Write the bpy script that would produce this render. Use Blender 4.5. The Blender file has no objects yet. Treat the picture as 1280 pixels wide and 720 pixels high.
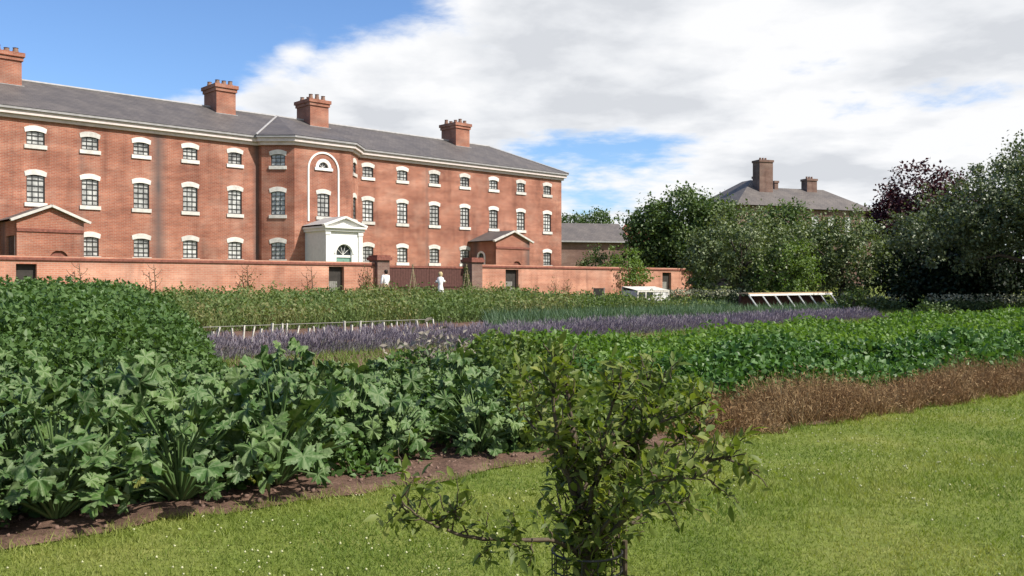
import bpy, math, random
import numpy as np

random.seed(11)
rng = np.random.default_rng(11)
SC = bpy.context.scene
COL = SC.collection
PI = math.pi

# ------------------------------------------------------------------ frames
F = 1108.0                       # focal length in pixels of the 1280 px wide photograph
EYE = 1.6
D = np.array([0.729, 0.684]); D /= np.hypot(*D)      # along the long facade (and the vegetable rows)
N = np.array([D[1], -D[0]])                            # out of the facade, towards the garden
A0 = np.array([-21.9, 46.0])                           # origin of the building on its facade line


def uv2xy(u, v):
    u = np.asarray(u, float); v = np.asarray(v, float)
    return u * D[0] - v * N[0], u * D[1] - v * N[1]


def xy2uv(x, y):
    return x * D[0] + y * D[1], -(x * N[0] + y * N[1])


GV = [-400, 12, 37, 48, 900]
GZ = [0, 0, 0.62, 0.95, 0.95]


def ground_v(v):
    return np.interp(v, GV, GZ)


def gz(x, y):
    return float(ground_v(xy2uv(x, y)[1]))


def px(xpix, Z):
    return (xpix - 640.0) / F * Z, Z


def edge_v(u):                   # line between the lawn and the beds
    return 6.2 - 0.13 * np.asarray(u, float)


# ------------------------------------------------------------------ object helpers
def tag(o, label=None, cat=None, group=None, kind=None):
    if label: o['label'] = label
    if cat: o['category'] = cat
    if group: o['group'] = group
    if kind: o['kind'] = kind
    return o


def empty(name, loc=(0, 0, 0), rz=0.0):
    o = bpy.data.objects.new(name, None)
    COL.objects.link(o)
    o.location = loc
    o.rotation_euler = (0, 0, rz)
    o.empty_display_size = 0.2
    return o


def link(name, me, mat, parent=None, smooth=False):
    o = bpy.data.objects.new(name, me)
    COL.objects.link(o)
    if mat is not None:
        me.materials.append(mat)
    if parent is not None:
        o.parent = parent
    if smooth:
        me.polygons.foreach_set('use_smooth', [True] * len(me.polygons))
    return o


def npmesh(name, V, Fc, uv=None):
    """mesh from arrays: V (n,3), Fc (m,k) all faces with k corners; uv (n,2) per vertex"""
    V = np.ascontiguousarray(V, dtype=np.float32)
    Fc = np.ascontiguousarray(Fc, dtype=np.int32)
    m, k = Fc.shape
    me = bpy.data.meshes.new(name)
    me.vertices.add(len(V))
    me.vertices.foreach_set('co', V.ravel())
    me.loops.add(m * k)
    me.loops.foreach_set('vertex_index', Fc.ravel())
    me.polygons.add(m)
    me.polygons.foreach_set('loop_start', np.arange(0, m * k, k, dtype=np.int32))
    me.polygons.foreach_set('loop_total', np.full(m, k, dtype=np.int32))
    if uv is not None:
        l = me.uv_layers.new(name='UVMap')
        l.data.foreach_set('uv', np.ascontiguousarray(uv[Fc.ravel()], dtype=np.float32).ravel())
    me.update(calc_edges=True)
    return me


class MB:
    """collects faces, optionally through a mapping of (a, d, h) coordinates"""
    def __init__(self, xf=None):
        self.v, self.f, self.uv = [], [], []
        self.xf = xf

    def P(self, p):
        self.v.append(tuple(self.xf(*p)) if self.xf else tuple(p))
        return len(self.v) - 1

    def face(self, pts, uvs=None):
        self.f.append([self.P(p) for p in pts])
        self.uv.append(uvs if uvs else [(p[0] + p[1], p[2]) for p in pts])

    def box(self, x0, x1, y0, y1, z0, z1):
        q = [(x0, y0, z0), (x1, y0, z0), (x1, y1, z0), (x0, y1, z0), (x0, y0, z1), (x1, y0, z1), (x1, y1, z1), (x0, y1, z1)]
        for f in ((0, 1, 5, 4), (1, 2, 6, 5), (2, 3, 7, 6), (3, 0, 4, 7), (4, 5, 6, 7), (3, 2, 1, 0)):
            self.face([q[i] for i in f])
        return self

    def bar(self, p, q, w, h):
        p = np.array(p, float); q = np.array(q, float)
        t = q - p; t /= np.linalg.norm(t)
        up = np.array([0, 0, 1.0]) if abs(t[2]) < 0.95 else np.array([1.0, 0, 0])
        s = np.cross(t, up); s /= np.linalg.norm(s)
        n = np.cross(s, t)
        c = [(-w / 2, -h / 2), (w / 2, -h / 2), (w / 2, h / 2), (-w / 2, h / 2)]
        a = [p + s * i + n * j for i, j in c]; b = [q + s * i + n * j for i, j in c]
        for i in range(4):
            j = (i + 1) % 4
            self.face([a[i], a[j], b[j], b[i]][::-1])
        self.face(a); self.face(b[::-1])
        return self

    def tube(self, pts, radii, sides=6, cap=True):
        pts = [np.array(p, float) for p in pts]
        rings = []
        for i, p in enumerate(pts):
            t = pts[min(i + 1, len(pts) - 1)] - pts[max(i - 1, 0)]
            t /= (np.linalg.norm(t) + 1e-9)
            up = np.array([0, 0, 1.0]) if abs(t[2]) < 0.9 else np.array([1.0, 0, 0])
            s = np.cross(t, up); s /= np.linalg.norm(s); n = np.cross(s, t)
            r = radii[i] if hasattr(radii, '__len__') else radii
            rings.append([self.P(p + (s * math.cos(2 * PI * k / sides) + n * math.sin(2 * PI * k / sides)) * r) for k in range(sides)])
        for a, b in zip(rings, rings[1:]):
            for k in range(sides):
                j = (k + 1) % sides
                self.f.append([a[k], a[j], b[j], b[k]])
                self.uv.append([(0, 0)] * 4)
        if cap:
            self.f.append(rings[0][::-1]); self.uv.append([(0, 0)] * sides)
            self.f.append(rings[-1]); self.uv.append([(0, 0)] * sides)
        return self

    def band(self, inner, outer, d0, d1):
        """solid between two outlines in the (a, h) plane, from depth d0 (outside) to d1 (inside)"""
        for i in range(len(inner) - 1):
            a, b, c, d = inner[i], inner[i + 1], outer[i + 1], outer[i]
            q = lambda p, dd: (p[0], dd, p[1])
            self.face([q(a, d0), q(b, d0), q(c, d0), q(d, d0)])
            self.face([q(a, d1), q(d, d1), q(c, d1), q(b, d1)])
            self.face([q(d, d0), q(c, d0), q(c, d1), q(d, d1)])
            self.face([q(b, d0), q(a, d0), q(a, d1), q(b, d1)])
        for i in (0, -1):
            a, d = inner[i], outer[i]
            self.face([(a[0], d0, a[1]), (d[0], d0, d[1]), (d[0], d1, d[1]), (a[0], d1, a[1])])
        return self

    def extrude(self, poly, vec):
        poly = [np.array(p, float) for p in poly]; vec = np.array(vec, float)
        self.face(poly); self.face([p + vec for p in poly][::-1])
        for i in range(len(poly)):
            j = (i + 1) % len(poly)
            self.face([poly[i], poly[i] + vec, poly[j] + vec, poly[j]])
        return self

    def build(self, name, mat, parent=None, smooth=False, fix=True):
        me = bpy.data.meshes.new(name)
        me.from_pydata(self.v, [], self.f)
        l = me.uv_layers.new(name='UVMap')
        flat = [c for f in self.uv for u in f for c in u]
        if len(flat) == 2 * len(l.data):
            l.data.foreach_set('uv', flat)
        me.update()
        return link(name, me, mat, parent, smooth)


def copy_tree(o, parent=None):
    c = o.copy()
    COL.objects.link(c)
    if parent is not None:
        c.parent = parent
    for ch in [k for k in bpy.data.objects if k.parent == o]:
        copy_tree(ch, c)
    return c


# ------------------------------------------------------------------ materials
def newmat(name):
    m = bpy.data.materials.new(name)
    m.use_nodes = True
    nt = m.node_tree
    b = nt.nodes['Principled BSDF']
    return m, nt, b


def nd(nt, t, **kw):
    n = nt.nodes.new(t)
    for k, v in kw.items():
        if k in n.inputs: n.inputs[k].default_value = v
        else: setattr(n, k, v)
    return n


def ramp(nt, stops):
    r = nt.nodes.new('ShaderNodeValToRGB')
    e = r.color_ramp.elements
    while len(e) < len(stops): e.new(0.5)
    for i, (p, c) in enumerate(stops):
        e[i].position = p
        e[i].color = (*c, 1)
    return r


def mixrgb(nt, a, b, fac, mode='MIX'):
    m = nt.nodes.new('ShaderNodeMix'); m.data_type = 'RGBA'; m.blend_type = mode
    for s, val in ((m.inputs[0], fac), (m.inputs[6], a), (m.inputs[7], b)):
        if hasattr(val, 'is_output') or hasattr(val, 'links') and not isinstance(val, (tuple, float, int)):
            nt.links.new(val, s)
        else:
            s.default_value = val if not isinstance(val, tuple) else (*val, 1)
    return m.outputs[2]


def math_(nt, op, a, b=None, c=None, clamp=False):
    m = nt.nodes.new('ShaderNodeMath'); m.operation = op; m.use_clamp = clamp
    for i, v in enumerate((a, b, c)):
        if v is None: continue
        if isinstance(v, (int, float)): m.inputs[i].default_value = v
        else: nt.links.new(v, m.inputs[i])
    return m.outputs[0]


def plain(name, col, rough=0.6, var=0.25, scale=6.0, spec=0.3, bump=0.0, metal=0.0):
    m, nt, b = newmat(name)
    tc = nd(nt, 'ShaderNodeTexCoord')
    no = nd(nt, 'ShaderNodeTexNoise', Scale=scale, Detail=6.0, Roughness=0.65)
    nt.links.new(tc.outputs['Object'], no.inputs['Vector'])
    lo = tuple(c * (1 - var) for c in col); hi = tuple(min(1, c * (1 + var)) for c in col)
    r = ramp(nt, [(0.3, lo), (0.7, hi)])
    nt.links.new(no.outputs['Fac'], r.inputs[0])
    nt.links.new(r.outputs[0], b.inputs['Base Color'])
    b.inputs['Roughness'].default_value = rough
    b.inputs['Specular IOR Level'].default_value = spec
    b.inputs['Metallic'].default_value = metal
    if bump:
        bp = nd(nt, 'ShaderNodeBump', Strength=bump, Distance=0.02)
        nt.links.new(no.outputs['Fac'], bp.inputs['Height'])
        nt.links.new(bp.outputs[0], b.inputs['Normal'])
    return m


def leafmat(name, cols, trans=0.3, tcol=None, rough=0.5, spec=0.3, nscale=0.6, nmix=0.5, vein=False, lim=(0.3, 0.7)):
    """cols: dark, mid, light; each leaf (island) takes its own tone, patches of the plant lean darker or lighter"""
    m, nt, b = newmat(name)
    geo = nd(nt, 'ShaderNodeNewGeometry')
    no = nd(nt, 'ShaderNodeTexNoise', Scale=nscale, Detail=3.0)
    nt.links.new(geo.outputs['Position'], no.inputs['Vector'])
    n2 = nd(nt, 'ShaderNodeMapRange')
    n2.inputs[1].default_value = lim[0]; n2.inputs[2].default_value = lim[1]
    nt.links.new(no.outputs['Fac'], n2.inputs[0])
    f = math_(nt, 'ADD', math_(nt, 'MULTIPLY', geo.outputs['Random Per Island'], 1 - nmix), math_(nt, 'MULTIPLY', n2.outputs[0], nmix))
    r = ramp(nt, [(0.0, cols[0]), (0.5, cols[1]), (1.0, cols[2])])
    nt.links.new(f, r.inputs[0])
    col = r.outputs[0]
    if vein:
        uvn = nd(nt, 'ShaderNodeUVMap')
        sep = nd(nt, 'ShaderNodeSeparateXYZ')
        nt.links.new(uvn.outputs[0], sep.inputs[0])
        mr = nd(nt, 'ShaderNodeMapRange'); mr.inputs[1].default_value = 0.90; mr.inputs[2].default_value = 1.0
        nt.links.new(sep.outputs[1], mr.inputs[0])
        nz = nd(nt, 'ShaderNodeTexNoise', Scale=26.0, Detail=3.0)
        nt.links.new(geo.outputs['Position'], nz.inputs['Vector'])
        mz = nd(nt, 'ShaderNodeMapRange'); mz.inputs[1].default_value = 0.5; mz.inputs[2].default_value = 0.68
        nt.links.new(nz.outputs['Fac'], mz.inputs[0])
        k = math_(nt, 'MAXIMUM', math_(nt, 'MULTIPLY', mr.outputs[0], 0.4), math_(nt, 'MULTIPLY', mz.outputs[0], 0.40))
        col = mixrgb(nt, col, (0.24, 0.29, 0.15), k)
        bp = nd(nt, 'ShaderNodeBump', Strength=0.55, Distance=0.02)
        nt.links.new(nz.outputs['Fac'], bp.inputs['Height'])
        nt.links.new(bp.outputs[0], b.inputs['Normal'])
    nt.links.new(col, b.inputs['Base Color'])
    b.inputs['Roughness'].default_value = rough
    b.inputs['Specular IOR Level'].default_value = spec
    if trans > 0:
        tr = nd(nt, 'ShaderNodeBsdfTranslucent')
        tint = mixrgb(nt, col, tcol or (1.6, 1.7, 0.6), 1.0, 'MULTIPLY')
        nt.links.new(tint, tr.inputs['Color'])
        mx = nd(nt, 'ShaderNodeMixShader')
        mx.inputs[0].default_value = trans
        nt.links.new(b.outputs[0], mx.inputs[1]); nt.links.new(tr.outputs[0], mx.inputs[2])
        nt.links.new(mx.outputs[0], nt.nodes['Material Output'].inputs['Surface'])
    return m


def brickmat(name, c1, c2, mortar, stain_shade=None, weather=0.35):
    m, nt, b = newmat(name)
    uvn = nd(nt, 'ShaderNodeUVMap')
    bt = nd(nt, 'ShaderNodeTexBrick', Scale=1.0)
    bt.inputs['Brick Width'].default_value = 0.235
    bt.inputs['Row Height'].default_value = 0.078
    bt.inputs['Mortar Size'].default_value = 0.009
    bt.inputs['Bias'].default_value = 0.0
    bt.inputs['Color1'].default_value = (*c1, 1)
    bt.inputs['Color2'].default_value = (*c2, 1)
    bt.inputs['Mortar'].default_value = (*mortar, 1)
    nt.links.new(uvn.outputs[0], bt.inputs['Vector'])
    col = bt.outputs['Color']
    big = nd(nt, 'ShaderNodeTexNoise', Scale=0.45, Detail=8.0, Roughness=0.62)
    nt.links.new(uvn.outputs[0], big.inputs['Vector'])
    r = ramp(nt, [(0.3, (1 - weather, 1 - weather * 1.05, 1 - weather)), (0.5, (0.95, 0.95, 0.95)), (0.72, (1.30, 1.42, 1.45))])
    nt.links.new(big.outputs['Fac'], r.inputs[0])
    col = mixrgb(nt, col, r.outputs[0], 1.0, 'MULTIPLY')
    # horizontal courses that weathered differently
    mp = nd(nt, 'ShaderNodeMapping'); mp.inputs['Scale'].default_value = (0.25, 2.2, 1)
    nt.links.new(uvn.outputs[0], mp.inputs['Vector'])
    st = nd(nt, 'ShaderNodeTexNoise', Scale=1.0, Detail=5.0)
    nt.links.new(mp.outputs[0], st.inputs['Vector'])
    r2 = ramp(nt, [(0.35, (0.82, 0.8, 0.8)), (0.65, (1.12, 1.14, 1.14))])
    nt.links.new(st.outputs['Fac'], r2.inputs[0])
    col = mixrgb(nt, col, r2.outputs[0], 1.0, 'MULTIPLY')
    mp2 = nd(nt, 'ShaderNodeMapping'); mp2.inputs['Scale'].default_value = (1.5, 0.16, 1); mp2.inputs['Location'].default_value = (3, 7, 0)
    nt.links.new(uvn.outputs[0], mp2.inputs['Vector'])
    sk_ = nd(nt, 'ShaderNodeTexNoise', Scale=1.0, Detail=6.0, Roughness=0.6)
    nt.links.new(mp2.outputs[0], sk_.inputs['Vector'])
    r3 = ramp(nt, [(0.30, (0.70, 0.69, 0.70)), (0.48, (1.0, 1.0, 1.0)), (0.72, (1.10, 1.14, 1.16))])
    nt.links.new(sk_.outputs['Fac'], r3.inputs[0])
    col = mixrgb(nt, col, r3.outputs[0], 1.0, 'MULTIPLY')
    mp3 = nd(nt, 'ShaderNodeMapping'); mp3.inputs['Location'].default_value = (31, 17, 0)
    nt.links.new(uvn.outputs[0], mp3.inputs['Vector'])
    rpn = nd(nt, 'ShaderNodeTexNoise', Scale=0.6, Detail=6.0, Roughness=0.62)
    nt.links.new(mp3.outputs[0], rpn.inputs['Vector'])
    r4 = ramp(nt, [(0.50, (0, 0, 0)), (0.74, (0.34, 0.34, 0.34))])
    nt.links.new(rpn.outputs['Fac'], r4.inputs[0])
    col = mixrgb(nt, col, tuple(c * 1.25 + 0.03 for c in mortar), r4.outputs[0])
    if stain_shade:
        sep = nd(nt, 'ShaderNodeSeparateXYZ')
        nt.links.new(uvn.outputs[0], sep.inputs[0])
        for s0, w, k in stain_shade:
            d = math_(nt, 'ABSOLUTE', math_(nt, 'SUBTRACT', sep.outputs[0], s0))
            f = math_(nt, 'SUBTRACT', 1.0, math_(nt, 'DIVIDE', d, w), clamp=True)
            f = math_(nt, 'MULTIPLY', f, math_(nt, 'MULTIPLY', big.outputs['Fac'], k * 2), clamp=True)
            col = mixrgb(nt, col, (0.11, 0.085, 0.08), f)
    nt.links.new(col, b.inputs['Base Color'])
    b.inputs['Roughness'].default_value = 0.85
    b.inputs['Specular IOR Level'].default_value = 0.2
    bp = nd(nt, 'ShaderNodeBump', Strength=0.4, Distance=0.01)
    nt.links.new(bt.outputs['Fac'], bp.inputs['Height']); bp.invert = True
    nt.links.new(bp.outputs[0], b.inputs['Normal'])
    return m


def slatemat(name, c1, c2):
    m, nt, b = newmat(name)
    uvn = nd(nt, 'ShaderNodeUVMap')
    bt = nd(nt, 'ShaderNodeTexBrick', Scale=1.0)
    bt.inputs['Brick Width'].default_value = 0.3
    bt.inputs['Row Height'].default_value = 0.22
    bt.inputs['Mortar Size'].default_value = 0.008
    bt.inputs['Color1'].default_value = (*c1, 1); bt.inputs['Color2'].default_value = (*c2, 1)
    bt.inputs['Mortar'].default_value = (*[c * 0.45 for c in c1], 1)
    nt.links.new(uvn.outputs[0], bt.inputs['Vector'])
    no = nd(nt, 'ShaderNodeTexNoise', Scale=0.7, Detail=7.0, Roughness=0.65)
    nt.links.new(uvn.outputs[0], no.inputs['Vector'])
    r = ramp(nt, [(0.3, (0.72, 0.72, 0.74)), (0.7, (1.25, 1.22, 1.15))])
    nt.links.new(no.outputs['Fac'], r.inputs[0])
    nt.links.new(mixrgb(nt, bt.outputs['Color'], r.outputs[0], 1.0, 'MULTIPLY'), b.inputs['Base Color'])
    b.inputs['Roughness'].default_value = 0.6
    b.inputs['Specular IOR Level'].default_value = 0.3
    return m


M = {}
M['brick'] = brickmat('house_brick', (0.37, 0.132, 0.080), (0.285, 0.095, 0.060), (0.34, 0.23, 0.175), stain_shade=[(3.55, 0.55, 0.8), (-0.4, 0.25, 0.35), (9.35, 0.3, 0.8), (22.0, 0.2, 0.35)])  # wall stains, plus recess shade painted as a dark strip beside the bay
M['wall_brick'] = brickmat('garden_wall_brick', (0.50, 0.215, 0.138), (0.43, 0.175, 0.112), (0.46, 0.30, 0.225), weather=0.22)
M['coping'] = plain('brick_coping', (0.20, 0.075, 0.055), 0.85, 0.35, 9)
M['dark_brick'] = brickmat('brown_brick', (0.20, 0.11, 0.085), (0.16, 0.085, 0.07), (0.22, 0.17, 0.14))
M['slate'] = slatemat('roof_slate', (0.110, 0.098, 0.096), (0.088, 0.079, 0.078))
M['slate2'] = slatemat('far_roof_slate', (0.125, 0.11, 0.105), (0.10, 0.088, 0.085))
M['tile'] = slatemat('red_roof_tile', (0.26, 0.10, 0.07), (0.22, 0.085, 0.06))
M['white'] = plain('white_paint', (0.74, 0.73, 0.69), 0.5, 0.08, 5)
M['cream'] = plain('weathered_cornice_paint', (0.60, 0.52, 0.49), 0.6, 0.14, 3)
M['lead'] = plain('lead_flashing', (0.30, 0.29, 0.29), 0.6, 0.2, 4)
M['frame'] = plain('dark_iron', (0.035, 0.035, 0.037), 0.5, 0.2, 5)
M['pot'] = plain('clay_pot', (0.20, 0.12, 0.09), 0.8, 0.35, 4)
M['teal'] = plain('green_door_paint', (0.17, 0.30, 0.24), 0.45, 0.1, 4)
M['timber'] = plain('brown_gate_timber', (0.085, 0.036, 0.030), 0.75, 0.3, 8)
M['grey_timber'] = plain('grey_timber', (0.22, 0.21, 0.19), 0.8, 0.3, 8)
M['dark_door'] = plain('dark_door', (0.035, 0.030, 0.026), 0.7, 0.3, 6)
M['board'] = plain('tan_timber', (0.36, 0.26, 0.16), 0.75, 0.25, 6)
M['wire'] = plain('guard_wire', (0.045, 0.045, 0.045), 0.5, 0.3, 20, metal=0.6)
M['render'] = plain('cream_render', (0.50, 0.46, 0.40), 0.8, 0.12, 2)
M['white_cloth'] = plain('white_cloth', (0.78, 0.76, 0.74), 0.8, 0.08, 8)
M['trousers'] = plain('dark_trousers', (0.05, 0.05, 0.07), 0.8, 0.2, 8)
M['skin'] = plain('skin', (0.50, 0.30, 0.22), 0.5, 0.06, 6)
M['hair'] = plain('dark_hair', (0.02, 0.014, 0.010), 0.5, 0.2, 30)
M['straw'] = plain('straw', (0.42, 0.33, 0.18), 0.8, 0.3, 12)
M['cane'] = plain('bamboo_cane', (0.30, 0.23, 0.14), 0.7, 0.3, 10)
M['bark'] = plain('bark', (0.085, 0.065, 0.05), 0.9, 0.4, 8, bump=0.6)
M['pale_bark'] = plain('pale_bark', (0.24, 0.21, 0.18), 0.9, 0.35, 7, bump=0.6)
M['twig'] = plain('young_bark', (0.075, 0.055, 0.035), 0.75, 0.35, 30)


def glassmat(name, base, rough):
    m, nt, b = newmat(name)
    geo = nd(nt, 'ShaderNodeNewGeometry')
    no = nd(nt, 'ShaderNodeTexNoise', Scale=3.0, Detail=3.0)
    nt.links.new(geo.outputs['Position'], no.inputs['Vector'])
    r = ramp(nt, [(0.32, tuple(c * 0.35 for c in base)), (0.62, base)])
    nt.links.new(no.outputs['Fac'], r.inputs[0])
    nt.links.new(r.outputs[0], b.inputs['Base Color'])
    b.inputs['Roughness'].default_value = rough
    b.inputs['Specular IOR Level'].default_value = 0.8
    return m


def aged(m, lo):
    nt = m.node_tree; b = nt.nodes['Principled BSDF']
    src = b.inputs['Base Color'].links[0].from_socket
    oi = nd(nt, 'ShaderNodeObjectInfo')
    mr = nd(nt, 'ShaderNodeMapRange'); mr.inputs[3].default_value = lo; mr.inputs[4].default_value = 1.02
    nt.links.new(oi.outputs['Random'], mr.inputs[0])
    cb = nd(nt, 'ShaderNodeCombineColor')
    for i in range(3): nt.links.new(mr.outputs[0], cb.inputs[i])
    nt.links.new(mixrgb(nt, src, cb.outputs[0], 1.0, 'MULTIPLY'), b.inputs['Base Color'])


M['trim'] = plain('weathered_white_trim', (0.68, 0.65, 0.60), 0.6, 0.22, 4)
aged(M['trim'], 0.72)
M['pane'] = glassmat('pale_reflection_glass', (0.66, 0.66, 0.63), 0.2)  # reflection put into the pale base colour, along with blinds behind the glass
M['blind'] = glassmat('window_with_white_blind', (0.66, 0.66, 0.64), 0.15)
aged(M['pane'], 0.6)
M['dark_pane'] = glassmat('dark_window_glass', (0.05, 0.055, 0.06), 0.08)

# ------------------------------------------------------------------ ground
def groundmat():
    m, nt, b = newmat('meadow_grass')
    geo = nd(nt, 'ShaderNodeNewGeometry')
    a = nd(nt, 'ShaderNodeTexNoise', Scale=0.7, Detail=8.0, Roughness=0.65)
    c = nd(nt, 'ShaderNodeTexNoise', Scale=14.0, Detail=6.0, Roughness=0.7)
    for n in (a, c): nt.links.new(geo.outputs['Position'], n.inputs['Vector'])
    r = ramp(nt, [(0.32, (0.085, 0.115, 0.022)), (0.5, (0.125, 0.155, 0.032)), (0.68, (0.175, 0.185, 0.05))])
    nt.links.new(a.outputs['Fac'], r.inputs[0])
    r2 = ramp(nt, [(0.3, (0.6, 0.6, 0.6)), (0.7, (1.3, 1.3, 1.3))])
    nt.links.new(c.outputs['Fac'], r2.inputs[0])
    nt.links.new(mixrgb(nt, r.outputs[0], r2.outputs[0], 1.0, 'MULTIPLY'), b.inputs['Base Color'])
    b.inputs['Roughness'].default_value = 0.9
    b.inputs['Specular IOR Level'].default_value = 0.1
    return m


def soilmat():
    m, nt, b = newmat('garden_soil')
    geo = nd(nt, 'ShaderNodeNewGeometry')
    a = nd(nt, 'ShaderNodeTexNoise', Scale=3.0, Detail=10.0, Roughness=0.7)
    c = nd(nt, 'ShaderNodeTexNoise', Scale=28.0, Detail=5.0, Roughness=0.7)
    for n in (a, c): nt.links.new(geo.outputs['Position'], n.inputs['Vector'])
    r = ramp(nt, [(0.3, (0.085, 0.052, 0.038)), (0.55, (0.15, 0.092, 0.068)), (0.75, (0.22, 0.145, 0.11))])
    nt.links.new(a.outputs['Fac'], r.inputs[0])
    r2 = ramp(nt, [(0.35, (0.65, 0.65, 0.65)), (0.7, (1.25, 1.25, 1.25))])
    nt.links.new(c.outputs['Fac'], r2.inputs[0])
    nt.links.new(mixrgb(nt, r.outputs[0], r2.outputs[0], 1.0, 'MULTIPLY'), b.inputs['Base Color'])
    b.inputs['Roughness'].default_value = 0.95
    b.inputs['Specular IOR Level'].default_value = 0.1
    bp = nd(nt, 'ShaderNodeBump', Strength=0.8, Distance=0.03)
    nt.links.new(c.outputs['Fac'], bp.inputs['Height'])
    nt.links.new(bp.outputs[0], b.inputs['Normal'])
    return m


M['grass_ground'] = groundmat()
M['soil'] = soilmat()

us = np.array([-1500, -400, -100, -40, -20, 0, 20, 40, 70, 120, 400, 1500.0])
vs = np.array([-1500, -400, -60, -20, 0, 12, 37, 48, 60, 120, 400, 1500.0])
U, V_ = np.meshgrid(us, vs)
X, Y = uv2xy(U, V_)
Vg = np.stack([X, Y, ground_v(V_)], -1).reshape(-1, 3)
nu = len(us)
Fg = [[j * nu + i, j * nu + i + 1, (j + 1) * nu + i + 1, (j + 1) * nu + i] for j in range(len(vs) - 1) for i in range(nu - 1)]
Fg = np.array(Fg)[:, ::-1]
o = link('ground', npmesh('ground', Vg, Fg), M['grass_ground'])
tag(o, kind='structure')

# bed of bare soil under all the crops; its edge towards the lawn is ragged and the near part is clodded
def fbm(u, v, seed=0):
    r = np.random.default_rng(seed)
    out = np.zeros_like(u)
    for k in range(5):
        f = 1.3 * 1.9 ** k
        for _ in range(3):
            th = r.uniform(0, 2 * PI); ph = r.uniform(0, 2 * PI)
            out += np.sin((u * math.cos(th) + v * math.sin(th)) * f * 2 + ph) / (1.7 ** k) / 3
    return out


ue = np.linspace(-8, 46, 460)
vrow = np.concatenate([np.linspace(0, 2.2, 40), np.linspace(2.4, 6, 14), [8, 12 - 0, 20, 24, 31.6]])
Ug = np.repeat(ue[None, :], len(vrow), 0)
jag = 0.10 * fbm(ue, ue * 0, 3) + 0.05 * fbm(ue * 3, ue * 0, 4)
ev = edge_v(ue) + jag
top = 36.5
Vv = ev[None, :] + (np.array(vrow)[:, None] / vrow[-1]) * (top - ev)[None, :]
vfix = np.interp(vrow, [0, 6, 31.6], [0, 6, 31.6])
Zs = ground_v(Vv) + 0.012 + 0.02 * np.clip(fbm(Ug * 2.2, Vv * 2.2, 5), -1, 1) * (np.arange(len(vrow)) > 0)[:, None] + 0.018 * (np.arange(len(vrow)) > 0)[:, None]
X, Y = uv2xy(Ug, Vv)
nu = len(ue)
Fs = np.array([[j * nu + i, (j + 1) * nu + i, (j + 1) * nu + i + 1, j * nu + i + 1] for j in range(len(vrow) - 1) for i in range(nu - 1)])
o = link('soil', npmesh('soil', np.stack([X, Y, Zs], -1).reshape(-1, 3), Fs), M['soil'], smooth=True)
tag(o, kind='structure')


def edge_now(u):
    return np.interp(u, ue, ev)


# ------------------------------------------------------------------ leaf scattering
def unit(a):
    return a / (np.linalg.norm(a, axis=-1, keepdims=True) + 1e-9)


def frames(axis, nrm):
    y = unit(axis)
    x = unit(np.cross(y, nrm))
    z = np.cross(x, y)
    return np.stack([x, y, z], -1)        # columns


def scatter(tv, tf, pos, R, scale, sxyz=None):
    tv = np.asarray(tv, float); tf = np.asarray(tf, int)
    n = len(pos)
    t = np.repeat(tv[None], n, 0) * np.asarray(scale).reshape(n, -1)[:, None, :]
    V = np.einsum('nij,nkj->nki', R, t) + pos[:, None, :]
    Fc = tf[None] + (np.arange(n) * len(tv))[:, None, None]
    return V.reshape(-1, 3), Fc.reshape(-1, tf.shape[1])


LEAF_V = [(0, 0, 0), (-0.30, 0.42, 0.07), (0, 0.46, -0.02), (0.30, 0.42, 0.07), (0, 1.0, -0.10)]
LEAF_F = [(0, 2, 4, 1), (0, 3, 4, 2)]
BLADE_V = [(-0.5, 0, 0), (0.5, 0, 0), (0.32, 0.55, 0.06), (-0.32, 0.55, 0.06), (0.05, 1, 0.26), (-0.05, 1, 0.26)]
BLADE_F = [(0, 1, 2, 3), (3, 2, 4, 5)]


def rdir(n):
    return unit(rng.normal(size=(n, 3)))


def leaves_at(pos, size, up=0.6, width=1.0, droop=0.0, out=None, outk=0.0):
    """simple folded leaves with roughly upward normals"""
    n = len(pos)
    nr = rdir(n) + np.array([0, 0, up * 2])
    if out is not None: nr = nr + out * outk
    ax = rdir(n); ax[:, 2] -= droop
    if out is not None: ax = ax + out * 0.6
    R = frames(ax, nr)
    s = np.stack([size * width, size, size], -1)
    return scatter(LEAF_V, LEAF_F, pos, R, s)


def in_view(x, y, m=0.72, z0=3.0):
    return (y > z0) & (np.abs(x) < m * y + 1.0)


def sample_uv(n, u0, u1, v0, v1, z0=8.0, pw=1.3, cond=None, m=0.7):
    """points in a strip of the garden; thinner with distance; returns u, v, depth"""
    out_u, out_v = [], []
    got = 0
    for _ in range(60):
        u = rng.uniform(u0, u1, n); v = rng.uniform(v0, v1, n)
        x, y = uv2xy(u, v)
        k = in_view(x, y, m) & (rng.random(n) < np.minimum(1, (z0 / np.maximum(y, 1)) ** pw))
        if cond is not None: k &= cond(u, v)
        out_u.append(u[k]); out_v.append(v[k]); got += k.sum()
        if got >= n: break
    u = np.concatenate(out_u)[:n]; v = np.concatenate(out_v)[:n]
    return u, v, uv2xy(u, v)[1]


def stuff(name, V, Fc, mat):
    o = link(name, npmesh(name, V, Fc), mat)
    tag(o, kind='stuff')
    return o


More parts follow.
